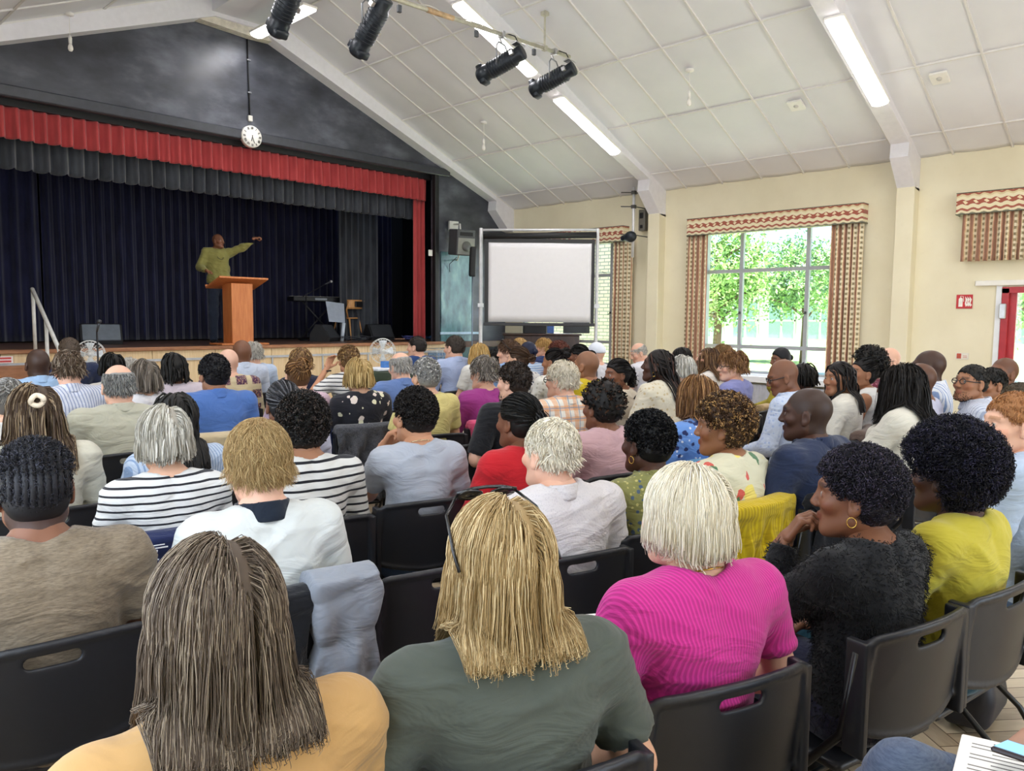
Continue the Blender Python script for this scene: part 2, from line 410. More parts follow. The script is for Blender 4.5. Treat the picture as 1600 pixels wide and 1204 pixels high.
g = gridwall(1, BACKY-.2, BACKY, LX, WX, 3.9, [(.8, 7.6, .9, 3.6)])  # wide opening added in the unseen rear wall to let light in
g.prism([(LX, BACKY-.2, 3.9), (WX, BACKY-.2, 3.9), (RX, BACKY-.2, 6.6)], (0, .2, 0)); struct(g.build('wall_back', M_WALL, smooth=False))
for k, y in enumerate((7.9, 3.7, -.5)):
    struct(G().box(11.8, WX+.02, y-.12, y+.12, 0, 3.5, .008).build('trim_%d' % (7+k), M_WALL, smooth=False))
    struct(G().box(LX-.02, LX+.2, y-.12, y+.12, 0, 3.5, .008).build('trim_%d' % (10+k), M_WALL, smooth=False))
struct(G().box(WX-.03, WX, 2.55, GY-.1, 0, .14).build('baseboard_right', plain('#8d6a4c', .5), smooth=False))
# gable wall over the stage opening
PX0, PX1, PZ = 1.65, 10.05, 4.42
def gable():
    g = G()
    g.prism([(LX, GY, 3.8), (PX0, GY, 3.8), (PX0, GY, PZ), (PX1, GY, PZ), (PX1, GY, 3.8), (WX, GY, 3.8), (WX, GY, 3.9), (RX, GY, 6.6), (LX, GY, 3.9)], (0, .18, 0))
    g.box(PX1, WX, GY, GY+.18, 0, 3.8); g.box(LX, PX0, GY, GY+.18, 0, 3.8)
    return g.build('wall_stage', M_BLACK, smooth=False)
struct(gable())
struct(G().box(LX, 10.35, GY-.07, GY+.02, PZ-.02, PZ+.13, .015).build('trim_13', plain('#3a3d44', .35, var=.1), smooth=False))
struct(G().box(9.97, 10.07, GY-.05, GY+.05, 0, PZ, .01).build('trim_14', M_DARK, smooth=False))
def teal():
    m = NT('teal_wall_reflection'); v = m.tc(); f = m.noise(m.tc('Object', (3, 1, 1.2)), 2, 5, .6)
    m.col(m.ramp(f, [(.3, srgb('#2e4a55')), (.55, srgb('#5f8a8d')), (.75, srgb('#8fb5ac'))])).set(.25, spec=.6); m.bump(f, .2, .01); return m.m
M_TEAL = teal()  # teal tones paint the light reflected off the black gloss wall
d1 = struct(G().box(10.14, 11.0, GY-.03, GY+.01, .1, 2.93, .006).build('teal_reflection_panel', M_TEAL, smooth=False))  # thin panel carrying the painted reflection
struct(G().box(10.1, 11.25, GY-.06, GY-.03, 1.28, 1.33, .004).build('reflected_bar', plain('#b9d3e6', .4), smooth=False)); bpy.data.objects['reflected_bar'].parent = d1  # pale bar paints a streak of reflected light
g = G()
for i in range(7): g.tube([(3.4+i*.02+t*.3, 11.785, 5.55-.14*i*.3+.05*math.sin(i+t*5)) for t in (0, .5, 1)], .004, 5)
# patch of bare plaster and apex packing
struct(G().prism([(5.0, GY-.03, 6.02), (5.35, GY-.03, 6.12), (6.25, GY-.03, 6.13), (6.45, GY-.03, 5.98), (6.1, GY-.03, 5.97), (5.5, GY-.03, 6.0)], (0, -.16, 0)).build('trim_15', plain('#d9d2c4', .8, var=.1), smooth=False))
# ---- stage
SZ = 1.14; SY = 11.6
def m_wood(n, a, b, sc=(1, 1, 1), rough=.45, ring=6, ax='Y'):
    m = NT(n); v = m.tc('Object', sc); f = m.noise(v, ring, 6, .6); m.col(m.ramp(f, [(.3, srgb(a)), (.7, srgb(b))])).set(rough); m.bump(f, .1, .002); return m.m
M_STAGE = m_wood('stage_boards', '#4a352b', '#6d5344', (1, 8, 1), .4)
M_PALE = m_wood('pale_oak_panel', '#d9b98a', '#ecd3a9', (6, 6, .5), .5)
M_NOSE = m_wood('oak_nosing', '#8a5a3c', '#b07c55', (1, 6, 6), .4)
struct(G().box(LX, WX, SY+.05, 15.4, SZ-.12, SZ).build('trim_16', M_STAGE, smooth=False))
struct(G().box(LX, 10.05, SY-.03, SY+.08, SZ-.045, SZ+.008, .008).build('trim_17', M_NOSE, smooth=False))
g = G()
for i in range(11): g.box(LX+i*.95, LX+i*.95+.94, SY+.02, SY+.06, 0, SZ-.04)
struct(g.build('wall_stage_front', M_PALE, smooth=False))
g = G(); g.box(LX, 10.05, SY-.005, SY+.02, .94, .975)
for i in range(1, 11): g.box(LX+i*.95-.012, LX+i*.95+.012, SY, SY+.02, 0, .94)
struct(g.build('trim_18', plain('#b9bcc0', .4), smooth=False))
for nm, b_ in (('wall_stage_left', (LX-.1, LX, GY, 15.5, 0, 5.2)), ('wall_stage_right', (WX, WX+.1, GY+.3, 15.5, 0, 5.2)), ('wall_stage_rear', (LX, WX, 15.4, 15.5, 0, 5.2)), ('ceiling_stage', (LX, WX, GY+.17, 15.5, 5.1, 5.2))):
    struct(G().box(*b_).build(nm, M_DARK, smooth=False))
def curtain(x0, x1, y, z0, z1, pitch, amp, seed=0, thick=.012, wander=.3, hem=0, along='X', step=.012):
    r = np.random.default_rng(seed); n = max(12, int(abs(x1-x0)/step)); xs = np.linspace(x0, x1, n); zs = np.linspace(z1, z0, 14)
    X, Z = np.meshgrid(xs, zs, indexing='ij'); ph = 2*math.pi*X/pitch; t = (z1-Z)/(z1-z0)
    ph = ph+wander*2*np.sin(X*3.1/pitch*.2+seed)+wander*np.sin(X*1.7/pitch*.5+t*1.2)
    W = np.sin(ph)+.35*np.sin(2*ph+1+seed)+.3*np.sin(.37*ph)
    Y = y+amp*W*(.6+.4*t); ZZ = Z-hem*t*np.abs(np.sin(ph*.5))
    A = np.stack([X, Y, ZZ] if along == 'X' else [Y, X, ZZ], -1); return G().sheet(A, thick)
def m_velvet(n, a, b, sheen=.3, rough=.85):
    m = NT(n); f = m.noise(m.tc('Object', (1, 1, .3)), 6, 5, .6); m.col(m.ramp(f, [(.3, srgb(a)), (.7, srgb(b))])).set(rough, sheen=sheen, spec=.15); m.bump(m.noise(m.tc(), 160, 2), .1, .002); return m.m
M_NAVYC = m_velvet('midnight_velvet', '#15152a', '#282a48', .3); M_BLKC = m_velvet('black_drape', '#2a2c31', '#474b52', .4)
M_REDC = m_velvet('red_velvet', '#9e3a3c', '#b84a4a', .3)
def hang(g_, name, label, mat, cat='curtain', group=None): return tag(g_.build(name, mat), label, cat, group)
for i, (a, b, s) in enumerate(((LX+.05, 3.9, 1), (3.95, 7.6, 2), (7.65, 11.3, 3))):
    hang(curtain(a, b, 14.85+.05*i, SZ+.02, 4.9, .24 if i == 0 else .17, .05, s), 'stage_curtain',
         ['midnight blue backdrop curtain at the left of the stage', 'midnight blue backdrop curtain behind the lectern', 'midnight blue backdrop curtain behind the keyboard and wooden chair'][i], M_NAVYC)
hang(curtain(8.95, 9.95, 13.6, SZ+.02, 4.6, .16, .04, 8), 'wing_curtain', 'dark grey wing curtain beside the red side curtain at the right of the stage', M_BLKC)
hang(curtain(PX0-.1, PX1-.1, 12.3, 3.6, 4.5, .2, .05, 5, hem=.04), 'pleated_valance', 'black pleated valance hanging behind and below the red valance', M_BLKC, 'valance')
hang(curtain(PX0-.1, PX1-.08, 12.02, 3.93, 4.33, .165, .05, 6, hem=.012, wander=.1), 'pleated_valance', 'red pleated valance across the top of the stage opening', M_REDC, 'valance')
hang(curtain(9.72, 9.99, 12.12, SZ+.02, 3.95, .11, .03, 7, hem=.0), 'side_curtain', 'narrow red curtain hanging at the right edge of the stage opening', M_REDC)
struct(G().box(PX0, PX1, 11.96, 12.06, 4.33, 4.5).build('trim_19', M_DARK, smooth=False))

# ---- right wall windows, pelmets, curtains
M_FRAME = plain('#a9adb2', .45, var=.03, name='painted_steel_frame'); M_WFRAME = plain('#e7eaee', .5, var=.02)
def m_glass():
    m = NT('window_glass'); t = m.n('BsdfTransparent'); gl = m.n('BsdfGlossy'); gl.inputs['Roughness'].default_value = .02; mx = m.n('MixShader'); mx.inputs[0].default_value = .06
    m.l(t.outputs[0], mx.inputs[1]); m.l(gl.outputs[0], mx.inputs[2]); m.l(mx.outputs[0], m.o.inputs[0]); return m.m
M_GLASS = m_glass()
def window(n, wv, muls, trans, x=WX+.08, side=1):
    y0, y1, z0, z1 = wv; f = G(); t = .03
    f.box(x-.05, x+.05, y0, y0+.05, z0, z1); f.box(x-.05, x+.05, y1-.05, y1, z0, z1); f.box(x-.05, x+.05, y0, y1, z0, z0+.05); f.box(x-.05, x+.05, y0, y1, z1-.05, z1)
    for m_ in muls: f.box(x-.03, x+.03, m_-t, m_+t, z0+.05, z1-.05)
    for zt in trans: f.box(x-.028, x+.028, y0+.05, y1-.05, zt-t, zt+t)
    o = f.build('window_%d' % n, M_FRAME, smooth=False); struct(o)
    pg = G().box(x-.003, x+.003, y0+.03, y1-.03, z0+.03, z1-.03).build('glass', M_GLASS, o, smooth=False)
    hg = G()
    for m_ in muls:
        hg.box(x-.06*side, x-.03*side, m_-.012, m_+.012, 1.72, 1.76); hg.tube([(x-.05*side, m_, 1.74), (x-.06*side, m_+.05, 1.7)], .007, 6)
        hg.tube([(x-.05*side, m_+.1, 2.5), (x-.07*side, m_+.2, 2.53)], .006, 6)
    if muls: hg.build('handle', plain('#4a4a4e', .4, .6), o)
    st = G().box(x-.17*side if side > 0 else x, x if side > 0 else x+.17, y0, y1, z0-.03, z0+.01, .004).build('window_sill', M_WFRAME, o, smooth=False)
    return o
window(1, WIN1, (9.0, 10.1), (2.46, 1.17)); window(2, WIN2, (5.17, 6.3), (2.44, 1.17)); window(3, WIN3, (1.1, 2.0), ())
window(4, (4.6, 7.0, .72, 3.2), (5.2, 6.4), (2.44, 1.17), LX-.08, -1); window(5, (.4, 2.9, .72, 3.2), (1.0, 2.3), (2.44, 1.17), LX-.08, -1)  # unseen left windows, mirrored from the right to admit daylight
def m_pattern(vert=False):
    m = NT('ikat_curtain_fabric' if vert else 'ikat_pelmet_fabric'); v = m.tc(); x, y, z = m.sep(v)
    a, b = (y, z)
    if vert:
        row = m.wave(m.tc('Object', (1, 1, 1)), 3.4, 'Y', .6, 3); dia = m.wave(v, 4.2, 'Z', 1.2, 2)
        q = m.math('MULTIPLY', row, dia); c = m.ramp(row, [(.0, srgb('#8a6550')), (.25, srgb('#b98570')), (.45, srgb('#d9bd93')), (.7, srgb('#e6d6b0')), (.9, srgb('#8d7f5e'))])
        c = m.mix(m.ramp(q, [(.35, 0.), (.55, .8)]), c, srgb('#f0e6cb'))
    else:
        zz = m.math('MULTIPLY', m.math('SUBTRACT', z, 3.05), 1/.31)
        w_ = m.math('MULTIPLY', m.math('SINE', m.math('MULTIPLY', y, 48)), .035); nz = m.math('MULTIPLY', m.noise(v, 25, 2), .06)
        zz = m.math('ADD', zz, m.math('ADD', w_, nz))
        c = m.ramp(zz, [(0, srgb('#8d8a70')), (.1, srgb('#e8dcb9')), (.2, srgb('#a8604e')), (.3, srgb('#e8dcb9')), (.42, srgb('#e8dcb9')), (.46, srgb('#a55a48')), (.62, srgb('#a55a48')), (.66, srgb('#eadfbe')), (.8, srgb('#dccb9f')), (.88, srgb('#a8604e')), (.97, srgb('#d8c9a2'))], 'CONSTANT')
        dm = m.math('ADD', m.math('ABSOLUTE', m.math('SUBTRACT', m.math('FLOORED_MODULO', m.math('MULTIPLY', y, 8), 1), .5)), m.math('ABSOLUTE', m.math('MULTIPLY', m.math('SUBTRACT', zz, .57), 3.5)))
        c = m.mix(m.math('LESS_THAN', dm, .27), c, srgb('#ecd9b4'))
    m.col(c).set(.85, sheen=.2); m.bump(m.noise(v, 300, 2), .15, .002); return m.m
M_PEL, M_CUR = m_pattern(), m_pattern(True)
def pelmet(ya, yb, label, z0=3.06, z1=3.345):
    o = empty('pelmet', label, 'pelmet', (0, 0, 0)); x = 11.8
    G().box(x, WX-.002, ya, yb, z0, z1, .006).build('valance_board', M_PEL, o, smooth=False)
    g = G()
    for z in (z0, z1-.004): g.tube([(WX-.01, ya, z), (x-.002, ya, z), (x-.002, yb, z), (WX-.01, yb, z)], .006, 6)
    g.build('piping', plain('#6f7266', .7), o); return o
P2a, P2b = onplane(1349, 330, 0, 11.8)[1], onplane(1073, 355, 0, 11.8)[1]
pelmet(P2a, P2b, 'patterned fabric pelmet above the middle window with its view of the lawn')
pelmet(P2a+4.3, 11.55, 'patterned fabric pelmet above the window half hidden by the screen')
pelmet(.1, onplane(1494, 318, 0, 11.8)[1], 'patterned fabric pelmet with short curtains above the red exit door')
def wcurt(ya, yb, z0, label, seed, z1=3.08):
    g = curtain(ya, yb, 11.88, z0, z1, .085, .028, seed, along='Y', step=.006, wander=.15); return hang(g, 'patterned_curtain', label, M_CUR)
wcurt(onplane(1345, 450, 0, 11.88)[1], onplane(1296, 450, 0, 11.88)[1], .5, 'right hand patterned curtain of the middle window', 11)
wcurt(onplane(1104, 450, 0, 11.88)[1], onplane(1071, 450, 0, 11.88)[1], .5, 'left hand patterned curtain of the middle window', 12)
wcurt(onplane(988, 450, 0, 11.88)[1], onplane(958, 450, 0, 11.88)[1], .5, 'patterned curtain beside the pillar, right of the projection screen', 13)
wcurt(.2, onplane(1503, 380, 0, 11.88)[1], 2.43, 'short patterned curtain above the red exit door', 14)
# exit door
dr = G(); dr.box(WX-.03, WX+.12, 2.4, 2.48, 0, 2.06); dr.box(WX-.03, WX+.12, 1.22, 1.3, 0, 2.06); dr.box(WX-.03, WX+.12, 1.22, 2.48, 2.0, 2.08)
d2 = struct(dr.build('door_2', plain('#b02a33', .35, var=.05), smooth=False))
q = G(); q.box(WX+.04, WX+.09, 1.3, 1.38, .05, 2.0); q.box(WX+.04, WX+.09, 2.32, 2.4, .05, 2.0); q.box(WX+.04, WX+.09, 1.3, 2.4, .05, .3); q.build('door_leaf', plain('#b8343b', .35), d2, smooth=False)
G().box(WX+.06, WX+.065, 1.38, 2.32, .3, 2.0).build('glass', M_GLASS, d2, smooth=False)
G().box(WX-.07, WX-.02, 2.42, 2.5, 1.66, 1.86, .01).build('door_closer', plain('#c9ccd0', .3, .5), d2, smooth=False)
G().box(WX-.02, WX, 2.485, 2.55, 0, 2.12).build('door_frame', M_WFRAME, d2, smooth=False)
struct(G().box(WX-.05, WX, 1.0, 2.8, 2.1, 2.17, .006).build('trim_20', M_WHITE, smooth=False))
struct(G().box(11.8, WX, 4.2, 7.2, .6, .7, .004).build('trim_21', M_WFRAME, smooth=False))
def radiator():
    o = empty('radiator', 'white panel radiator under the middle window', 'radiator', (11.9, 5.5, 0))
    g = G().box(-.05, .03, -1.1, 1.1, .15, .56, .01)
    for i in range(44): g.box(-.058, -.05, -1.08+i*.05, -1.06+i*.05, .17, .54)
    g.build('panel', plain('#b9bbc4', .4), o, smooth=False); G().box(-.04, .02, -1.0, -.9, 0, .15).box(-.04, .02, .9, 1.0, 0, .15).build('bracket', M_WHITE, o, smooth=False)
radiator()
# signs
def sign_fire():
    p = onplane(1507, 471, 0, WX-.005); o = empty('fire_sign', 'square red fire extinguisher sign with flame symbol on the cream wall', 'sign', (p[0], p[1], p[2]))
    G().box(-.006, 0, -.1, .1, -.095, .095, .002).build('plate', plain('#c2262e', .4), o, smooth=False)
    g = G(); g.prism([(-.009, .02, -.07), (-.009, .07, -.07), (-.009, .07, .035), (-.009, .055, .055), (-.009, .035, .055), (-.009, .02, .035)], (.003, 0, 0))
    g.tube([(-.008, .05, .055), (-.008, .05, .075), (-.008, .015, .07), (-.008, .008, .0)], .004, 5)
    for k in range(3):
        y = -.02-.026*k
        g.prism([(-.009, y, -.07), (-.009, y-.022, -.05), (-.009, y-.004, -.02+.02*(k == 1)), (-.009, y-.018, .03), (-.009, y+.012, .07), (-.009, y+.006, .02), (-.009, y+.012, -.03)], (.003, 0, 0))
    g.build('symbol', plain('#f4efe6', .4), o, smooth=False)
    p = onplane(1502, 556, 0, WX-.005); o = empty('notice', 'small white and red call point notice low on the cream wall', 'sign', (p[0], p[1], p[2]))
    G().box(-.005, 0, -.09, .07, -.045, .045).build('plate', plain('#e9e4d6', .4), o, smooth=False)
    G().box(-.008, -.004, .0, .055, -.035, .035).box(-.008, -.004, -.07, -.02, .0, .006).box(-.008, -.004, -.07, -.02, -.02, -.014).build('symbol', plain('#c0553f', .4), o, smooth=False)
    p = onplane(3, 562, 1, SY); o = empty('notice', 'red lettered white notice on the stage front at the far left', 'sign', (p[0], p[1]-.01, p[2]))
    G().box(-.14, .12, -.005, 0, -.045, .045).build('plate', plain('#f3e9e6', .4), o, smooth=False)
    g = G()
    for z in (.02, -.02): g.box(-.12, .1, -.008, -.004, z-.012, z+.012)
    g.build('lettering', plain('#cf4a44', .4), o, smooth=False)
sign_fire()
p = onplane(672, 395, 1, GY); tag(G().box(p[0]-.05, p[0]+.05, GY-.02, GY, p[2]-.06, p[2]+.06, .006).build('switch_plate', plain('#e6e3da', .4), smooth=False), 'white switch plate on the black pillar right of the stage', 'switch')

# ---- lights
def emis(n, c, s):
    m = NT(n); m.col(c).set(.5, emit=c, es=s); return m.m
M_TUBE = emis('lit_diffuser', (1, .985, .96), 6.0)
def batten(loc, rot, label, L=1.55, vis=True, power=26):
    o = empty('batten_light', label, 'light', loc, 0, None); o.rotation_euler = rot
    n = 12; th = np.linspace(0, math.pi, n); W = .105; H = .055
    prof = [(-L/2, W*math.cos(t), -H*math.sin(t)**.7) for t in th]
    G().prism(prof, (L, 0, 0)).build('diffuser', M_TUBE, o, smooth=False)
    G().box(-L/2-.02, L/2+.02, -.115, .115, 0, .035, .006).build('housing', M_WHITE, o, smooth=False)
    l = bpy.data.lights.new('tube_light', 'AREA'); l.shape = 'RECTANGLE'; l.size = L; l.size_y = .2; l.energy = power; l.color = (.97, .955, 1.0)
    lo = bpy.data.objects.new('tube_light', l); COL.objects.link(lo); lo.parent = o; lo.location = (0, 0, -H-.015)
    return o
def onrafter(x0, x1, y, label, off=0):
    f = lambda x: 4.05+.389*(11.47-(x if x > RX else 2*RX-x))
    xm = (x0+x1)/2; a = math.atan2(f(x1)-f(x0), x1-x0); L = math.hypot(x1-x0, f(x1)-f(x0))
    return batten((xm, y+off, f(xm)-.037), (0, -a, 0), label, L)
onrafter(9.1, 10.55, 7.85, 'lit batten light low on the rafter behind the lantern bar')
onrafter(7.05, 8.5, 7.85, 'lit batten light high on the rafter behind the lantern bar')
onrafter(8.95, 10.5, 3.65, 'lit batten light on the near rafter at the upper right')
onrafter(6.9, 8.35, 3.65, 'added unseen batten light high on the near rafter, above the picture')  # out of view, added for its light
for y in (7.85, 3.65, -.5):  # fixtures never in view, added for even light
    for a, b in ((1.2, 2.65), (3.3, 4.75)): onrafter(a, b, y, 'added unseen batten light on the far slope of a rafter')['group'] = 'added batten lights out of view'
for a, b in ((9.0, 10.5), (6.9, 8.35)): onrafter(a, b, -.5, 'added unseen batten light on the rafter behind the camera')['group'] = 'added batten lights behind the camera'  # unseen pair added to light the hall from behind
pa, pb = onplane(401, 55, 0, 6.06), onplane(484, 7, 0, 6.06)
batten((6.06, (pa[1]+pb[1])/2+.0, 5.93), (0, 0, math.pi/2), 'lit batten light along the ridge near the stage gable', abs(pa[1]-pb[1]))
# pendants
M_BULB = plain('#f1ede4', .25, var=.01, name='pearl_glass')
for u, v, lab, left in ((1078, 108, 'bare bulb pendant in the middle of the right ceiling slope', 0), (756, 190, 'bare bulb pendant on the right ceiling slope nearer the stage', 0), (108, 20, 'bare bulb pendant on the left ceiling slope', 1)):
    s = SL*(-1 if left else 1); n_ = np.array([s, 0, 1.]); d = ray(u, v); t = (RIDGE+s*RX-n_@EYE)/(n_@d); P = EYE+d*t
    o = empty('pendant_light', lab, 'light', tuple(P)); L = .3
    G().lathe([(.0, 0), (.055, 0), (.055, -.03), (.02, -.04), (0, -.04)][::-1], n=16).build('ceiling_rose', M_WHITE, o)
    G().tube([(0, 0, -.03), (0, 0, -L)], .004, 6).build('cord', M_WHITE, o)
    G().lathe([(0, -L-.09), (.02, -L-.09), (.022, -L-.02), (.012, -L+.01), (0, -L+.01)], n=14).build('lamp_holder', M_WHITE, o)
    G().lathe([(0, -L-.19), (.02, -L-.185), (.032, -L-.16), (.03, -L-.13), (.016, -L-.09), (0, -L-.09)], n=16).build('bulb', M_BULB, o)
for u, v, lab in ((1244, 165, 'square ceiling vent plate on the right slope'), (1468, 122, 'square ceiling vent plate on the near right slope')):
    n_ = np.array([SL, 0, 1.]); d = ray(u, v); t = (RIDGE+SL*RX-.025-n_@EYE)/(n_@d); P = EYE+d*t
    o = empty('ceiling_vent', lab, 'vent', tuple(P)); o.rotation_euler = (0, math.atan(SL), 0)
    G().box(-.1, .1, -.1, .1, -.012, .02, .004).build('plate', M_WHITE, o, smooth=False); G().lathe([(0, -.02), (.03, -.02), (.035, -.01), (0, -.01)], n=16).build('grille', plain('#c9c6c2', .5), o)

# ---- lantern bar and theatre lanterns
BY, BZ = 7.1, 5.19
M_PIPE = plain('#c9c5b2', .45, .3, var=.12, name='galvanised_pipe'); M_LANT = plain('#1d242c', .4, .2, var=.1, name='lantern_casing')
o = empty('lighting_bar', 'long galvanised lighting bar hung across the hall below the ceiling', 'bar', (0, 0, 0))
BZ2 = lambda x: 5.12+.105*(x-5.57)/2.9
G().tube([(2.6, BY, BZ2(2.6)), (8.45, BY, BZ2(8.45))], .025, 12).build('pipe', M_PIPE, o)
for x in (7.93, 5.0): G().tube([(x, BY, BZ2(x)+.03), (x, BY, ceilz(x)-.01)], .014, 8).box(x-.03, x+.03, BY-.03, BY+.03, BZ2(x)-.03, BZ2(x)+.04, .005).box(x-.04, x+.04, BY-.04, BY+.04, ceilz(x)-.05, ceilz(x)).build('hanger', M_PIPE, o, smooth=False)
G().tube([(5.9, BY, BZ2(5.9)), (6.3, BY, BZ2(6.3))], .031, 12).build('joint_sleeve', plain('#cfae86', .5, .2, var=.2), o)
G().tube([(3+.1*i, BY+.03*math.sin(i), BZ2(3+.1*i)+.03+.012*math.cos(i*1.3)) for i in range(54)], .006, 5).build('cable', plain('#d5d2c8', .6), o)
def lantern(x, label, tilt=18, az=14):
    z = BZ2(x); o = empty('theatre_lantern', label, 'stage light', (x, BY, z)); o.rotation_euler[2] = math.radians(az); o.scale = (1.25, 1.25, 1.25)
    G().tube([(0, 0, .03), (.0, .03, .0), (0, .02, -.04), (0, 0, -.09)], .009, 6).box(-.02, .02, -.035, .035, -.035, .03, .004).build('hook_clamp', M_CHROME, o, smooth=False)
    G().tube([(-.1, 0, -.3), (-.1, 0, -.13), (-.06, 0, -.09), (.06, 0, -.09), (.1, 0, -.13), (.1, 0, -.3)], .008, 6).build('yoke', plain('#8f9296', .4, .7), o)
    b = G(); b.lathe([(0, -.26), (.07, -.26), (.075, -.24), (.07, -.18), (.085, -.16), (.085, .14), (.075, .16), (.085, .18), (.085, .26), (.06, .29), (0, .29)], n=20)
    for k in range(10): b.lathe([(.08, -.15+k*.03), (.091, -.147+k*.03), (.091, -.143+k*.03), (.08, -.14+k*.03)], n=20)
    b.box(-.06, .06, -.1, .1, .2, .27, .01)
    c = math.radians(90+tilt); R = Matrix.Rotation(-c, 4, 'X')
    body = b.xf(R).xf(Matrix.Translation((0, 0, -.29))).build('casing', M_LANT, o)
    h = G().box(-.12, -.085, -.02, .02, -.2, -.16).box(.085, .12, -.02, .02, .02, .06).box(-.09, .09, -.095, -.08, -.26, -.2).xf(R).xf(Matrix.Translation((0, 0, -.29))).build('shutter_knob', M_CHROME, o, smooth=False)
    G().lathe([(0, .292), (.055, .292), (.05, .286), (0, .286)][::-1], n=18).xf(R).xf(Matrix.Translation((0, 0, -.29))).build('lens', plain('#5d6c7a', .1), o)
    G().tube([(.02, -.2, -.15), (.06, -.12, -.02), (.08, -.02, .03)], .006, 5).build('lead', M_BLKPL, o)
lantern(7.12, 'black theatre lantern second from the right end of the bar'); lantern(8.12, 'black theatre lantern at the right end of the bar')
lantern(5.12, 'black theatre lantern third from the right end of the bar', 45, 6); lantern(4.12, 'black theatre lantern in front of the ridge light, cut by the top edge', 45, 0)
for x, lab in ((6.68, 'small grey socket box hanging left of the lantern pair'), (7.72, 'small grey socket box hanging between the two right lanterns'), (5.5, 'small grey socket box hanging beside the third lantern')):
    o = empty('socket_box', lab, 'socket', (x, BY, BZ2(x))); G().tube([(0, 0, 0), (0, 0, -.06)], .004, 5).build('cord', M_PIPE, o); G().box(-.025, .025, -.02, .02, -.13, -.05, .005).build('casing', plain('#55585c', .5), o, smooth=False)

# ---- clock
def clock():
    p = onplane(391.5, 214, 1, GY-.05); o = empty('wall_clock', 'round white wall clock with roman numerals above the stage opening', 'clock', (p[0], GY-.075, p[2])); R = .17
    rot = Matrix.Rotation(math.pi/2, 4, 'X')
    G().lathe([(0, .03), (R-.006, .03), (R, .02), (R, -.05), (0, -.05)][::-1], n=40).xf(rot).build('case', plain('#efece4', .4), o)
    g = G(); y = -.033
    def stroke(g, a, b, w):
        a = np.array(a); b = np.array(b); d = b-a; d = d/np.linalg.norm(d); n_ = np.array([-d[1], d[0]])*w/2
        g.prism([(q[0], y, q[1]) for q in (a+n_, b+n_, b-n_, a-n_)], (0, -.003, 0))
    NUM = {1: 'I', 2: 'II', 3: 'III', 4: 'IIII', 5: 'V', 6: 'VI', 7: 'VII', 8: 'VIII', 9: 'IX', 10: 'X', 11: 'XI', 12: 'XII'}
    for k, s in NUM.items():
        a = math.pi/2-k*math.pi/6; rd = np.array([math.cos(a), math.sin(a)]); tg = np.array([math.sin(a), -math.cos(a)]); c0 = rd*R*.78
        wd = {'I': .011, 'V': .02, 'X': .02}; tot = sum(wd[c] for c in s); t = -tot/2; h = .019
        for c in s:
            m_ = c0+tg*(t+wd[c]/2); q = wd[c]*.38
            if c == 'I': stroke(g, m_-rd*h, m_+rd*h, .005)
            if c == 'V': stroke(g, m_-rd*h, m_+rd*h-tg*q, .005); stroke(g, m_-rd*h, m_+rd*h+tg*q, .003)
            if c == 'X': stroke(g, m_-rd*h-tg*q, m_+rd*h+tg*q, .005); stroke(g, m_-rd*h+tg*q, m_+rd*h-tg*q, .003)
            t += wd[c]
    g.build('numerals', M_DARK, o, smooth=False)
    for nm, hr, L, w_ in (('hour_hand', 6.45, .075, .011), ('minute_hand', 5.4, .11, .007)):
        g = G(); a = math.pi/2-hr*math.pi/6; d = np.array([math.cos(a), math.sin(a)]); y = -.038; stroke(g, -d*.02, d*L, w_); g.build(nm, M_DARK, o, smooth=False)
clock()
p = onplane(390, 185, 1, GY-.01)
o = empty('conduit', 'black cable conduit running down the gable wall to the clock', 'conduit', (p[0], GY-.02, 0))
G().tube([(0, 0, p[2]), (-.02, 0, 6.0)], .012, 8).build('pipe', M_DARK, o); G().box(-.035, .035, -.03, .01, p[2]-.05, p[2]+.04, .006).build('socket', plain('#d8d5cc', .4), o, smooth=False)
g = G()
for i in range(3): z = p[2]+.4+i*.5; g.box(-.03, .03, -.015, .01, z-.01, z+.01)
g.build('clip', plain('#8a8c90', .4), o, smooth=False)

# ---- outside
struct(G().box(WX+.22, 70, -30, 45, -.35, -.25).build('ground_outside', (lambda m: (m.col(m.ramp(m.noise(m.tc(), .5, 5), [(.3, srgb('#7fa35a')), (.7, srgb('#b6cf86'))])).set(.9), m.m)[1])(NT('lawn')), smooth=False))
struct(G().box(17, 30, -8, 12, -.25, -.235).build('path_outside', plain('#e8e6de', .8), smooth=False))
def m_brick():
    m = NT('pale_brick'); b = m.n('TexBrick'); m.l(m.tc('Object', (1, 1, 1), rot=(0, 0, 0)), b.inputs[0]); v = m.tc(); x, y, z = m.sep(v); cb = m.n('CombineXYZ'); m.l(y, cb.inputs[0]); m.l(z, cb.inputs[1]); m.l(cb.outputs[0], b.inputs[0])
    b.inputs['Color1'].default_value = (*srgb('#e2dfcc'), 1); b.inputs['Color2'].default_value = (*srgb('#d3d2c0'), 1); b.inputs['Mortar'].default_value = (*srgb('#8f9a98'), 1)
    b.inputs['Scale'].default_value = 1; b.inputs['Mortar Size'].default_value = .012; b.inputs['Brick Width'].default_value = .23; b.inputs['Row Height'].default_value = .078
    m.l(b.outputs[0], m.b.inputs['Base Color']); m.set(.9); return m.m
struct(G().box(13.9, 14.2, 8.9, 18, -.25, 5.0).build('wall_outside', m_brick(), smooth=False))
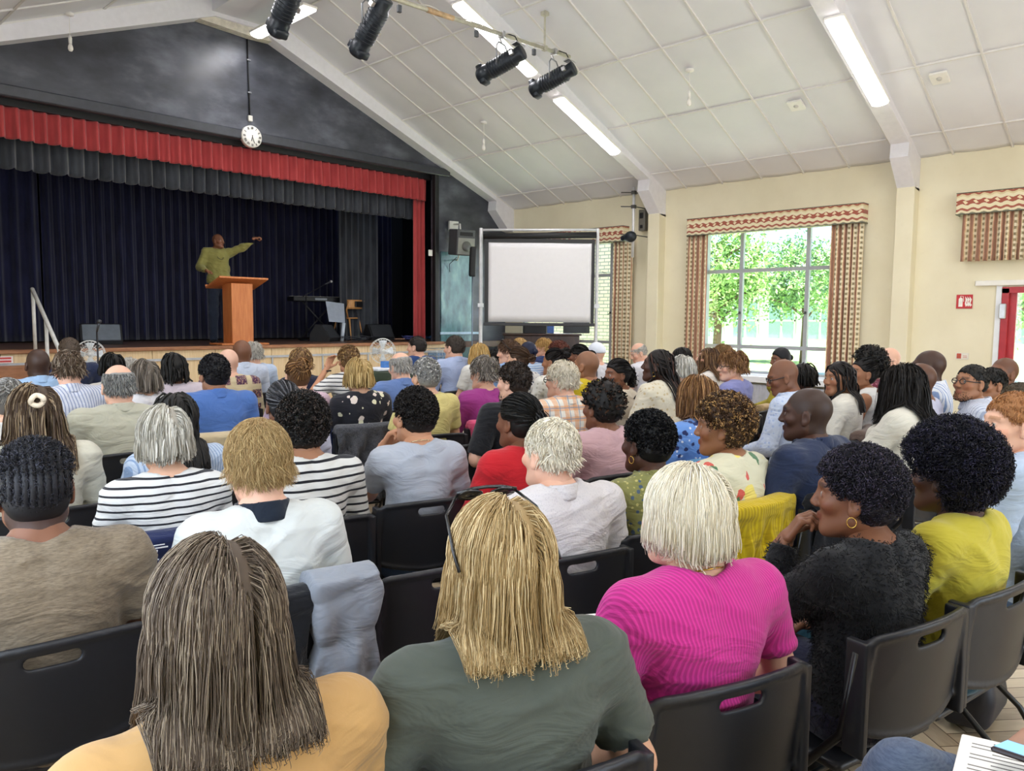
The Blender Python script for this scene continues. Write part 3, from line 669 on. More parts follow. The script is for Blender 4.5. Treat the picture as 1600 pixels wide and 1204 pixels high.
def tree(x, y, h, r, label, seed, lc='#4f7a3c', n=8500):
    r_ = np.random.default_rng(seed); o = empty('garden_tree', label, 'tree', (x, y, -.25))
    g = G().tube([(0, 0, 0), (.1, 0, h*.3), (0, .1, h*.55), (.1, .1, h*.8)], [.16, .13, .09, .03], 10)
    for k in range(9):
        a = k*2.4; z0 = h*(.3+.05*k); g.tube([(0, .05, z0), (math.cos(a)*r*.4, math.sin(a)*r*.4, z0+r*.25), (math.cos(a)*r*.8, math.sin(a)*r*.8, z0+r*.35)], [.06, .04, .015], 6)
    g.build('trunk', plain('#5a4a3c', .9), o)
    cl = r_.normal(size=(38, 3)); cl /= np.linalg.norm(cl, axis=1)[:, None]; cl = cl*r*(.45+.5*r_.random((38, 1)))*[1, 1, .8]+[0, 0, h*.62]
    c = cl[r_.integers(0, 38, n)]+r_.normal(size=(n, 3))*r*.17
    d = r_.normal(size=(n, 3)); d /= np.linalg.norm(d, axis=1)[:, None]; e = np.cross(d, r_.normal(size=(n, 3))); e /= np.linalg.norm(e, axis=1)[:, None]; s = .055*(1+r_.random((n, 1)))
    V = np.stack([c-d*s, c+e*s*.5, c+d*s, c-e*s*.5], 1).reshape(-1, 3); F = np.arange(n*4).reshape(-1, 4)
    m = NT('leaves'); m.col(m.ramp(m.noise(m.tc(), 2, 3), [(.3, srgb(lc)), (.7, srgb('#a5cc7c'))])).set(.6)
    G().add(V, F).build('foliage', m.m, o, smooth=False)
tree(24, 13.4, 5.6, 1.9, 'broad green tree seen through the left part of the middle window', 1); tree(33, 14.2, 6.0, 2.1, 'green tree beyond the lawn behind the middle window mullion', 2, '#3f6f5a')
tree(27, 9.0, 4.6, 1.4, 'slender young tree in the right part of the middle window', 3, '#6f9a4a', 5200); tree(56, 18, 9, 3.4, 'large pale tree far behind the white building', 4, '#5c8a55'); tree(27, 4.6, 5.6, 2.2, 'green tree outside the red exit door', 5, '#4f8a3c', 6000)
tree(20.5, 7.1, 3.4, .9, 'small staked sapling on the lawn', 6, '#6f9a4a', 1600)
def bld():
    o = empty('pale_building', 'long low white building with many windows across the lawn', 'building', (42, 14, -.25))
    G().box(0, 6, -14, 14, 0, 3.6).build('wall', plain('#e6e8ea', .8), o, smooth=False)
    for k in range(12):
        y = -13+k*2.2; f = G().box(-.06, -.01, y, y+1.5, .9, 2.9).build('window', plain('#9fb6c6', .2), o, smooth=False)
        G().box(-.1, -.06, y-.05, y+1.55, 1.85, 1.95).box(-.1, -.06, y+.7, y+.8, .9, 2.9).box(-.1, -.06, y-.05, y+.02, .85, 2.95).build('window_bar', M_WHITE, f, smooth=False)
    G().box(-.4, 6.4, -14.4, 14.4, 3.6, 3.85).build('roof', plain('#c9ccd0', .7), o, smooth=False)
bld()
# ================================================================ STAGE AND HALL FURNITURE
M_CHERRY = m_wood('cherry_veneer', '#bf6c38', '#d98a50', (5, 5, .6), .4, 5)
def at(u, v, y, z=None):
    p = onplane(u, v, 1, y); return (p[0], y, p[2] if z is None else z)
def wpanel(g, cx, cy, z, w, d, t, rot=0): pass
def lectern():
    x = at(370, 500, 12.15)[0]; o = empty('lectern', 'cherry veneer lectern with a sloping top at the front of the stage', 'lectern', (x, 12.1, SZ+.002))
    G().box(-.185, .185, -.16, .16, .03, 1.0, .006).build('column', M_CHERRY, o, smooth=False)
    G().box(-.4, .42, -.24, .22, 0, .03, .006).build('base', M_CHERRY, o, smooth=False)
    a = math.radians(17); M = Matrix.Translation((.02, .02, 1.02))@Matrix.Rotation(-a, 4, 'X')
    G().box(-.42, .42, -.24, .3, -.016, .016, .004).box(-.42, .42, .29, .305, .016, .05, .003).xf(M).build('reading_shelf', M_CHERRY, o, smooth=False)
    t = G().box(-.12, .15, -.12, .16, .018, .022).xf(M).build('notes', plain('#f2f0ea', .6), None, smooth=False); t.location = o.location; tag(t, 'white sheet of notes lying on the lectern top', 'paper')
lectern()
def wedge(u, y, label, rz, w=.52, grey='#2c2e31'):
    p = at(u, 530, y, SZ); o = empty('stage_monitor', label, 'speaker', (p[0], y, SZ+.002), rz)
    G().prism([(-w/2, -.19, 0), (-w/2, .2, 0), (-w/2, .2, .14), (-w/2, .08, .33), (-w/2, -.03, .31), (-w/2, -.21, .06)], (w, 0, 0)).build('cabinet', plain('#1e1f21', .6), o, smooth=False)
    G().prism([(-w/2+.03, -.197, .04), (-w/2+.03, -.217, .075), (-w/2+.03, -.045, .318), (-w/2+.03, -.03, .295)], (w-.06, 0, 0)).build('grille', plain(grey, .55), o, smooth=False)
wedge(592, 13.2, 'wedge stage monitor at the right, clear of the wooden chair', math.radians(-10)); wedge(508, 13.0, 'wedge stage monitor on the stage in front of the keyboard', math.radians(35))
wedge(158, 13.5, 'grey fronted wedge monitor at the left of the stage behind the microphone', math.radians(-14), .6, '#6f7780')
def wchair():
    p = at(556, 500, 13.6); o = empty('wooden_chair', 'light wooden chair with curved backrest on the stage', 'chair', (p[0]-.1, 13.75, SZ+.002), math.radians(18))
    W = m_wood('beech', '#c98a4e', '#e0a868', (4, 4, 1), .4)
    s = surfnet(lambda P: smax(ell(P, (0, 0, .45), (.24, .24, .05)), np.abs(P[2]-.45)-.016, .01), (-.3, -.3, .4), (.3, .3, .5), .012); G().add(*s).build('seat', W, o)
    for sx in (-1, 1):
        G().tube([(sx*.16, .16, .44), (sx*.23, .23, 0)], [.02, .011], 10).build('leg', W, o)
        G().tube([(sx*.15, -.16, .44), (sx*.21, -.25, 0)], [.02, .011], 10).build('leg', W, o)
        G().tube([(sx*.17, -.14, .45), (sx*.24, -.16, .62), (sx*.24, -.24, .82)], [.018, .018, .013], 10).build('back_post', W, o)
    A = np.array([[[.26*math.sin(t), -.1-.18*math.cos(t)*1.0, z] for z in np.linspace(.64, .83, 6)] for t in np.linspace(-1.15, 1.15, 17)]); G().sheet(A, .016).build('backrest', W, o)
    b = tag(G().box(-.12, .12, -.31, -.27, .68, .8, .01).build('dark_bag', M_BLKPL, None, smooth=False), 'small dark bag hooked over the wooden chair back', 'bag'); b.location = o.location; b.rotation_euler = o.rotation_euler
wchair()
def keyboard():
    p = at(497, 478, 13.9); x = p[0]; o = empty('stage_keyboard', 'black stage keyboard on a crossed stand in the shadow', 'keyboard', (x, 13.9, SZ+.002), math.radians(-6))
    G().box(-.6, .6, -.16, .16, .78, .88, .012).build('body', plain('#121317', .35), o, smooth=False)
    g = G()
    for i in range(36): g.box(-.56+i*.031, -.532+i*.031, .02, .15, .88, .888)
    g.build('keys', plain('#e8e6e0', .4), o, smooth=False)
    G().box(-.14, .12, -.168, -.158, .81, .85).build('name_plate', plain('#8d939b', .4), o, smooth=False)
    G().tube([(-.4, -.12, .78), (.35, -.12, 0)], .018, 8).tube([(.4, .12, .78), (-.35, .12, 0)], .018, 8).tube([(.35, -.2, .02), (.35, .2, .02)], .018, 8).tube([(-.35, -.2, .02), (-.35, .2, .02)], .018, 8).build('crossed_stand', plain('#2b2c30', .4, .5), o)
keyboard()
def micstand(name, label, x, y, z0, h, head, boom=None, base='round', mesh='#3a3c40'):
    o = empty(name, label, 'microphone', (x, y, z0)); z = h
    G().tube([(0, 0, .02), (0, 0, z)], .011, 8).build('pole', M_BLKPL, o)
    G().lathe([(0, 0), (.13, 0), (.13, .012), (.02, .025), (0, .025)], n=20).build('base', M_BLKPL, o)
    a = np.array((0, 0, z)); b = np.array(boom) if boom is not None else a
    if boom is not None: G().tube([a-(b-a)*.2, b], .008, 8).build('boom', M_BLKPL, o)
    d = np.array(head, float); d /= np.linalg.norm(d)
    m = G().tube([b, b+d*.13], [.012, .017], 10).build('microphone_body', plain('#55585e', .35, .5), o)
    G().add(*surfnet(lambda P: ell(P, b+d*.155, (.027, .027, .027)), b+d*.155-.04, b+d*.155+.04, .005)).build('microphone_head', plain(mesh, .5, .4), m)
p = EYE+ray(151, 505)*9.3; micstand('microphone_stand', 'floor microphone stand with dark pole in front of the stage at the left', p[0], p[1], 0, p[2]-.1, (0, -.6, .8), None)
p = at(512, 441, 13.5); micstand('boom_microphone', 'silver microphone on a boom over the keyboard', p[0]-.5, 13.5, SZ, .9, (1, 0, .42), (.44, 0, p[2]-SZ-.04), mesh='#d0d2d6')
def mstand():
    p = at(527, 505, 13.1); o = empty('music_stand', 'grey music stand beside the wooden chair', 'music stand', (p[0], 13.1, SZ+.002))
    G().prism([(-.2, -.02, .38), (-.22, .06, .78), (.2, .06, .74), (.17, -.02, .36)], (0, .006, .0)).build('desk', plain('#9fa8b6', .3), o, smooth=False)
    g = G().tube([(0, .03, .05), (0, .02, .5)], .012, 8)
    for a in (0, 2.1, 4.2): g.tube([(0, .03, .12), (.22*math.cos(a), .03+.22*math.sin(a), .01)], .008, 6)
    g.build('tripod', M_BLKPL, o)
    p = at(533, 500, 12.95); tag(G().tube([(p[0]-.02, 12.9, SZ+.0), (p[0]+.03, 12.9, SZ+.36)], .035, 12).build('water_bottle', plain('#c9d3dc', .2)), 'tall pale cylinder standing against the grey music stand', 'tube')
mstand()
def cables():
    r = np.random.default_rng(4)
    for nm, u, c, lab in (('cable_coil', 636, '#4a4f8a', 'tangle of blue and violet cables on the stage below the red side curtain'), ('cable_coil', 668, '#3b6b9a', 'tangle of blue and white leads on the stage corner near the seated man in navy'), ('cable_coil', 545, '#2c2f36', 'dark cable coil on the stage by the wooden chair')):
        p = at(u, 528, 12.6, SZ); g = G()
        for k in range(6):
            t = np.linspace(0, 5, 50); a = r.uniform(0, 6); R = .12+.05*k/3
            g.tube(np.stack([p[0]+R*1.6*np.cos(t+a)+.05*np.sin(3*t), 12.35+R*np.sin(t*1.1+a), SZ+.02+.012*k+.03*np.abs(np.sin(t*2+k))], 1), .007, 5)
        tag(g.build(nm, plain(c, .5)), lab, 'cable')
cables()
def crate():
    p = at(690, 545, 11.2); o = empty('glass_crate', 'wire rack of glasses and bottles at the right end of the stage', 'rack', (p[0], 11.25, .75))
    g = G()
    for z in (0, .14, .28): g.tube([(-.2, -.15, z), (.2, -.15, z), (.2, .15, z), (-.2, .15, z), (-.2, -.15, z)], .006, 5)
    for x in np.linspace(-.2, .2, 7):
        for y in (-.15, .15): g.tube([(x, y, 0), (x, y, .28)], .004, 5)
    g.build('wire_frame', M_CHROME, o); G().box(-.19, .19, -.14, .14, .0, .2, .01).build('contents', plain('#7fa0c4', .3, var=.3, scale=30), o, smooth=False)
    q = G().box(-.25, .25, -.2, .2, .68, .75, .01)
    for sx in (-1, 1):
        for sy in (-1, 1): q.box(sx*.22-.02, sx*.22+.02, sy*.17-.02, sy*.17+.02, 0, .68)
    k = tag(q.build('side_table', plain('#2a2420', .5), None, smooth=False), 'small dark side table carrying the wire rack', 'table'); k.location = (p[0], 11.25, 0)
crate()
# handrail
def rail():
    a = at(51, 451, 11.5); top = np.array(a); b = onplane(92, 545, 0, a[0]); o = empty('handrail', 'white tubular handrail beside the stage steps', 'handrail', (a[0], 0, 0))
    W = plain('#d9d8d2', .4)
    G().tube([(0, a[1]+.02, a[2]), (0, b[1], b[2]), (0, b[1]-.06, b[2]-.1)], .025, 10).build('rail', W, o)
    G().tube([(0, a[1], a[2]), (0, a[1], SZ)], .022, 10).build('post', W, o)
    t = .52; y = a[1]+(b[1]-a[1])*t; z = a[2]+(b[2]-a[2])*t; G().tube([(0, y, z), (0, y, 0)], .022, 10).build('post', W, o)
    s = empty('stage_steps', 'wooden steps up to the stage beside the handrail', 'steps', (a[0]-.6, 0, 0))
    for i in range(5): G().box(-.5, .5, SY-.25*(5-i)-.03, SY-.04, .19*i+.002, .19*(i+1)).build('step', M_NOSE, s, smooth=False)
rail()
# screen
def screen():
    C = EYE+ray(845, 440)*13.45; R = CM[0].copy(); R[2] = 0; R /= np.linalg.norm(R); rz = math.atan2(R[1], R[0])+math.radians(1)
    k = 13.45/FPX; o = empty('projection_screen', 'large white projection screen on an aluminium stand', 'screen', (C[0], C[1], 0), rz); cz = C[2]
    X = lambda u: (u-845)*k; Z = lambda v: cz-(v-440)*k
    A = np.array([[[X(762.5+(925-762.5)*s), .002*math.sin(s*9), Z(378+(503-378)*t)] for t in np.linspace(0, 1, 12)] for s in np.linspace(0, 1, 24)])
    G().sheet(A, .004).build('screen_surface', plain('#dddbdd', .85, var=.01), o)
    B = G(); B.box(X(757), X(763), -.006, .02, Z(506), Z(376)); B.box(X(924), X(929), -.006, .02, Z(508), Z(376)); B.box(X(757), X(929), -.008, .02, Z(380), Z(374)); B.build('black_border', M_BLKPL, o, smooth=False)
    G().tube([(X(755), .02, Z(371)), (X(931), .02, Z(367))], .055, 14).build('roller_case', M_DARK, o)
    G().box(X(756), X(930), -.03, .02, Z(509), Z(504), .008).build('bottom_bar', plain('#2b2b2e', .4), o, smooth=False)
    for u, z in ((751, 357), (934, 356)): G().tube([(X(u), .12, 0), (X(u), .12, Z(z))], .032, 12).box(X(u)-.05, X(u)+.05, .07, .17, Z(480), Z(474)).box(X(u)-.03, X(u)+.03, -.45, .65, 0, .05).build('upright', M_ALU, o, smooth=False)
    G().tube([(X(751), .12, Z(360)), (X(934), .12, Z(358))], .022, 10).build('top_bar', M_ALU, o)
screen()
def pa():
    p = at(722, 378, 11.35); o = empty('wall_loudspeaker', 'grey and black loudspeaker bracketed high on the black wall', 'speaker', tuple(p), math.radians(-14)); o.rotation_euler[0] = math.radians(6)
    G().box(-.2, .2, -.17, .2, -.26, .24, .015).build('cabinet', plain('#4b4d50', .6), o, smooth=False)
    G().box(-.185, .185, -.185, -.17, -.24, .08, .006).build('grille', plain('#8b8c86', .6), o, smooth=False)
    G().box(-.14, .14, -.18, -.165, .12, .19, .004).build('horn', M_DARK, o, smooth=False)
    G().lathe([(0, 0), (.09, 0), (.1, .01), (0, .012)], n=24).xf(Matrix.Translation((0, -.186, -.08))@Matrix.Rotation(math.pi/2, 4, 'X')).build('cone', plain('#6b6c68', .6), o)
    G().tube([(0, .1, .24), (0, .12, .34), (0, .42, .34)], .018, 8).box(-.1, .1, .38, .44, .22, .4).tube([(.0, .1, -.26), (0, .16, -.36), (.1, .42, -.36)], .014, 8).build('bracket', plain('#c9c9c4', .4, .4), o, smooth=False)
    G().tube([(-.05, .1, -.3), (-.1, .3, -.45), (-.05, .36, -.6), (-.15, .38, -.75), (-.25, .38, -.78)], .006, 6).build('cable', M_BLKPL, o)
    p = EYE+ray(738, 432)*15.0; o = empty('column_loudspeaker', 'slim black column loudspeaker on a thin pole beside the screen', 'speaker', (p[0], p[1], 0), math.radians(-20))
    k = 15.0/FPX; z0 = p[2]; z1 = z0+46*k
    G().add(*surfnet(lambda P: rbox((P[0], P[1]+.05*((P[2]-z0)/.55)**2, P[2]), (0, 0, (z0+z1)/2), (.065, .05, (z1-z0)/2), .03), (-.1, -.2, z0-.02), (.1, .1, z1+.02), .012)).build('column', M_BLKPL, o)
    G().tube([(0, 0, .03), (0, 0, z0+.02)], .014, 8).build('pole', plain('#7d8a99', .35, .5), o); G().lathe([(0, 0), (.2, 0), (.2, .015), (.03, .05), (0, .05)], n=20).build('base', M_BLKPL, o)
pa()
def pole():
    P = onplane(990, 330, 0, 11.62); y = P[1]; zt = onplane(990, 292, 0, 11.62)[2]; zb = onplane(987, 402, 0, 11.62)[2]
    o = empty('lantern_boom', 'vertical aluminium boom with clamps fixed beside the right pillar', 'pole', (11.62, y, 0))
    G().tube([(0, 0, zb), (0, 0, zt)], .026, 12).build('pipe', M_ALU, o)
    for z, L in ((zt-.1, .3), (zt-.35, .18), (zb+.4, .3)): G().tube([(.0, .28, z+.03), (0, -.02, z), (.3, -.1, z-.02)], .01, 6).box(-.035, .035, -.035, .035, z-.03, z+.03).build('clamp', plain('#5a5a58', .5, .5), o, smooth=False)
    z = onplane(990, 370, 0, 11.6)[2]; q = empty('small_lantern', 'small round black lantern on the vertical boom by the pillar', 'stage light', (11.54, y, z))
    G().add(*surfnet(lambda P: sm(ell(P, (0, 0, 0), (.09, .12, .1)), cone(P, (0, .05, 0), (0, .15, -.02), .06), .03), (-.16, -.2, -.16), (.16, .26, .16), .012)).build('casing', M_LANT, q); G().tube([(.05, 0, .05), (.08, 0, .0)], .02, 8).build('bracket', M_LANT, q)
    P = onplane(1004, 343, 0, 11.9); q = empty('dimmer_box', 'narrow grey control box with knob on the wall beside the boom', 'switch', (11.93, P[1], P[2]))
    G().box(-.06, .06, -.07, .07, -.2, .18, .008).build('casing', plain('#6f6b62', .5), q, smooth=False); G().box(-.08, -.06, -.04, .04, .02, .12, .01).box(-.075, -.06, -.03, .03, -.16, -.1, .01).build('knob', M_DARK, q, smooth=False)
pole()
def piano():
    a = EYE+ray(842, 520)*15.2; o = empty('upright_piano', 'dark brown upright piano behind the projection screen', 'piano', (a[0]+.1, a[1], 0), math.radians(-42))
    Wd = m_wood('dark_walnut', '#2a1c16', '#4a3026', (3, 3, 1), .3)
    G().box(-.75, .75, 0, .55, .05, 1.28, .01).build('case', Wd, o, smooth=False); G().box(-.79, .79, -.03, .6, 1.28, 1.32, .01).build('lid', Wd, o, smooth=False)
    G().box(-.72, .72, -.3, .02, .62, .72, .01).build('key_shelf', Wd, o, smooth=False); G().box(-.66, .66, -.27, -.08, .72, .74).build('keys', plain('#ece8dc', .4), o, smooth=False)
    for s in (-.68, .68): G().box(s-.04, s+.04, -.28, -.2, 0, .62, .008).build('leg', Wd, o, smooth=False)
    t = G().box(-.25, .12, -.03, -.015, .82, 1.1).build('sheet_music', plain('#f1eee4', .7), None, smooth=False); t.location = o.location; t.rotation_euler = o.rotation_euler; tag(t, 'open sheet music standing on the upright piano', 'sheet music')
    M = o.matrix_basis
    for nm, b, c, lab, cat in (('flight_case', (-.35, .1, .1, .5, 1.322, 1.5), '#17171a', 'black case lying on top of the upright piano', 'case'), ('monitor_display', (.42, .95, .0, .04, 1.33, 1.6), '#1a1b1f', 'dark flat display leaning at the right end of the piano', 'screen'), ('blue_folder', (.12, .26, .2, .3, 1.322, 1.52), '#4a6fb5', 'blue folder upright on the piano top under the screen', 'folder')):
        t = G().box(*b, .006).build(nm, plain(c, .4), None, smooth=False); t.location = o.location; t.rotation_euler = o.rotation_euler; tag(t, lab, cat)
piano()
def fan(u, v, d, label, r=.19):
    p = EYE+ray(u, v)*d; o = empty('pedestal_fan', label, 'fan', (p[0], p[1], 0), math.radians(-25)); z = p[2]
    W = plain('#e9e9e6', .4, var=.02); g = G(); N = 14
    for rr, dy in ((r, 0), (r*.97, .05), (r*.97, -.05), (r*.6, -.075), (r*.3, -.085)):
        t = np.linspace(0, 2*math.pi, 33); g.tube(np.stack([rr*np.cos(t), dy+0*t, z+rr*np.sin(t)], 1), .0035, 5)
    for k in range(26):
        a = k*2*math.pi/26; c, s = math.cos(a), math.sin(a)
        g.tube([(.03*c, -.09, z+.03*s), (r*.6*c, -.075, z+r*.6*s), (r*c, 0, z+r*s), (r*.5*c, .08, z+r*.5*s)], .002, 4)
    g.build('cage', W, o)
    b = G()
    for k in range(4):
        a = k*math.pi/2; A = np.array([[[rr*math.cos(a+w_), .02*math.sin(w_*4), z+rr*math.sin(a+w_)] for w_ in np.linspace(-.38, .38, 7)] for rr in np.linspace(.03, r*.85, 6)]); b.sheet(A, .002)
    b.build('blade', plain('#dfe6ea', .2), o); G().tube([(0, -.03, z), (0, .13, z)], [.035, .05], 14).build('motor', W, o)
    G().tube([(0, .05, z-.02), (0, .05, .04)], [.013, .018], 10).build('pole', W, o); G().lathe([(0, 0), (.2, 0), (.19, .03), (.04, .05), (0, .05)], cy=.05, n=24).build('base', W, o)
fan(598, 548, 11.6, 'white wire cage fan in front of the middle of the stage'); fan(141, 553, 9.6, 'white wire cage fan behind the man in navy at the left', .17)
def ctable():
    p = EYE+ray(604, 600)*8.4; o = empty('cloth_covered_table', 'small round table under a dark green cloth near the stage', 'table', (p[0], p[1], 0)); z = max(.7, (EYE+ray(604, 578)*8.4)[2])
    t = np.linspace(0, 2*math.pi, 97)[:-1]; prof = [(.02, z), (.3, z), (.345, z-.01), (.36, z-.1), (.38, z-.35), (.41, .06)]
    V = []; 
    for i, (rr, zz) in enumerate(prof): w_ = max(0, i-2)*.012; V.append(np.stack([(rr+w_*np.sin(t*11))*np.cos(t), (rr+w_*np.sin(t*11))*np.sin(t), 0*t+zz], 1))
    n = 96; F = [(i*n+j, i*n+(j+1) % n, (i+1)*n+(j+1) % n, (i+1)*n+j) for i in range(len(prof)-1) for j in range(n)]
    G().add(np.concatenate(V), [np.array(F)[:, ::-1]]).build('tablecloth', plain('#26331f', .8, var=.15), o)
    G().tube([(0, 0, 0), (0, 0, z-.01)], .03, 10).build('leg', M_DARK, o)
    k = G().box(-.2, .16, -.12, .16, z+.003, z+.03, .004).build('paper_stack', plain('#eef0f4', .6), None, smooth=False); k.location = o.location; tag(k, 'white papers on the dark cloth covered table', 'paper')
    for dx, c, l in ((-.02, '#4a7fc4', 'blue and white carton on the cloth covered table'), (.12, '#e8ecf2', 'white tissue box on the cloth covered table')):
        k = G().box(dx-.04, dx+.04, -.05, .03, z+.031, z+.1, .005).build('small_box', plain(c, .5), None, smooth=False); k.location = o.location; tag(k, l, 'box')
ctable()
# ================================================================ PEOPLE
def pigment_mat(name, rough, sheen=0, spec=.5, bumpy=0, sss=0):
    m = NT(name); a = m.n('Attribute'); a.attribute_name = 'tone'; f = m.noise(m.tc(), 30 if not bumpy else 90, 3)
    m.col(m.mix(m.ramp(f, [(.3, .0), (.7, .14)]), a.outputs['Color'], m.mix(1.0, a.outputs['Color'], (.8, .75, .72), 'MULTIPLY'))).set(rough, sheen=sheen, spec=spec)
    if sss: m.b.inputs['Subsurface Weight'].default_value = sss; m.b.inputs['Subsurface Radius'].default_value = (.012, .005, .003)
    m.bump(f, .12, .0015); return m.m
M_SKIN = pigment_mat('skin', .5, spec=.4)
M_HAIR = pigment_mat('hair', .55, spec=.3)
SKIN = dict(dark='#5a3a2a', deep='#4a2e22', brown='#7a4f38', mid='#9a6a4c', tan='#c08a68', fair='#dbab8e', pink='#dfae94', pale='#e4bca2')
HAIRC = dict(black='#16130f', soft='#231c18', dkbrown='#3a2a1e', brown='#5b4230', ltbrown='#7d5f43', grey='#8d8a85', silver='#bdb8ae', white='#e6dfce', blond='#c3a06a', dkblond='#9c7d55', ginger='#a8754a', auburn='#6e452c', saltbrown='#6d6156', dkgrey='#5f5e5c')

# ---- head (own frame: x right, y towards the face, z up, origin between the ears)
def head_sdf(P, female=False):
    ax = np.abs(P[0]); Q = (ax, P[1], P[2])
    D = ell(Q, (0, -.016, .03), (.076, .098, .092))
    D = sm(D, ell(Q, (0, .022, -.022), (.062, .07, .086)), .03)
    D = sm(D, ell(Q, (.0, .045, -.088), (.03 if female else .036, .036, .03)), .035)
    D = sm(D, cone(Q, (.052, -.005, -.06), (.018, .07, -.1), .018, .016), .03)
    D = sm(D, ell(Q, (.044, .062, -.022), (.022, .022, .02)), .02)
    D = sm(D, cone(Q, (0, .086, .03), (.042, .07, .026), .011, .009), .016)
    D = smax(D, -ell(Q, (.032, .098, .006), (.019, .018, .013)), .014)
    D = sm(D, ell(Q, (.031, .074, .004), (.0135, .0135, .0125)), .003)
    D = sm(D, cone(Q, (0, .086, .018), (0, .107, -.026), .008, .011), .014)
    D = sm(D, ell(Q, (.012, .098, -.031), (.009, .011, .008)), .006)
    D = sm(D, cone(Q, (0, .092, -.058), (.018, .084, -.059), .0065, .004), .005)
    D = sm(D, cone(Q, (0, .09, -.068), (.016, .083, -.067), .0075, .005), .005)
    D = smax(D, -cone(Q, (0, .101, -.063), (.024, .088, -.063), .0018, .001), .003)
    e = ell(Q, (.08, -.008, -.006), (.009, .02, .033)); e = smax(e, -ell(Q, (.091, -.004, -.004), (.008, .012, .021)), .004)
    e = sm(e, ell(Q, (.08, .002, -.032), (.007, .01, .012)), .01)
    D = sm(D, e, .006)
    D = sm(D, cone(Q, (0, -.028, -.05), (0, -.045, -.15), .05 if female else .056, .05 if female else .058), .03)
    return D
HEADS = {}
def head_mesh(h, female):
    k = (h, female)
    if k not in HEADS: HEADS[k] = surfnet(lambda P: head_sdf(P, female), (-.105, -.13, -.16), (.105, .135, .135), h)
    return HEADS[k]
def hairzone(p, bald=0, low=-.085):
    x, y, z = p[:, 0], p[:, 1], p[:, 2]
    k = np.where(z > .062, y < .078, np.where(z > .012, y < .03+.9*(z-.012)*.9, (y < -.022) & (z > low)))
    if bald:
        d = p-np.array([0, -.016, .03]); d = d/np.linalg.norm(d, axis=1)[:, None]
        k &= (d @ np.array([0, -.1, .995])) < (1-bald)
        k &= ~((y > -.01) & (z > .045+.05*(1-bald)))
    return k
def head_colors(V, skin, hairc, stub=0, bald=0):
    C = np.tile(np.array(skin, np.float32), (len(V), 1)); ax = np.abs(V[:, 0]); y, z = V[:, 1], V[:, 2]; sk = np.array(skin); hc = np.array(hairc)
    def put(mask, c): C[mask] = c
    put((ax < .024) & (y > .078) & (z < -.053) & (z > -.075), sk*np.array([.85, .6, .6]))
    brow = (ax > .012) & (ax < .052) & (y > .06) & (z > .025) & (z < .036); put(brow, sk*.4+hc*.6)
    eye = ((ax-.031)**2+(z-.004)**2 < .0085**2) & (y > .08); put(eye, (.42, .39, .36))
    put(((ax-.031)**2+(z-.004)**2 < .0055**2) & (y > .08), (.03, .02, .015))
    chk = (ax > .03) & (y > .05) & (np.abs(z+.03) < .02); put(chk, sk*np.array([1.0, .88, .86]))
    if stub:
        k = hairzone(V, bald) & (ax < .0805); put(k, sk*(1-stub)+hc*stub)
    return C

# ---- hands (wrist at origin, fingers +x, back of the hand +z, thumb +y)
def hand_sdf(P, curl=.5, point=False):
    D = rbox(P, (.045, 0, 0), (.042, .036, .012), .011); D = sm(D, cone(P, (-.03, 0, 0), (.01, 0, 0), .026, .022), .02)
    for k, (y, L, r) in enumerate(((.029, .072, .0088), (.0095, .08, .009), (-.01, .074, .0086), (-.028, .058, .0078))):
        c = curl*(.85+.1*k)*1.35; a = 0; p = np.array([.083-.003*k*(k > 1), y, 0.]); s = y*.25
        if point and k > 0: c = 1.5
        for seg, w_ in enumerate((.45, .3, .25)):
            a += c*(.55 if seg == 0 else .75); q = p+L*w_*np.array([math.cos(a), s*(1-a*.4), -math.sin(a)]); D = sm(D, cone(P, p, q, r*(1-.08*seg), r*(.93-.08*seg)), .006); p = q
    p = np.array([.018, .03, -.004]); q = p+np.array([.035, .028, -.014-.02*curl]); t = q+np.array([.03, .006-.012*curl, -.012-.014*curl])
    D = sm(D, cone(P, p, q, .013, .0105), .012); return sm(D, cone(P, q, t, .0105, .0085), .005)
HANDS = {}
def hand_mesh(h, curl, point=False):
    k = (h, curl, point)
    if k not in HEADS: HEADS[k] = surfnet(lambda P: hand_sdf(P, curl, point), (-.06, -.06, -.1), (.18, .09, .04), h)
    return HEADS[k]

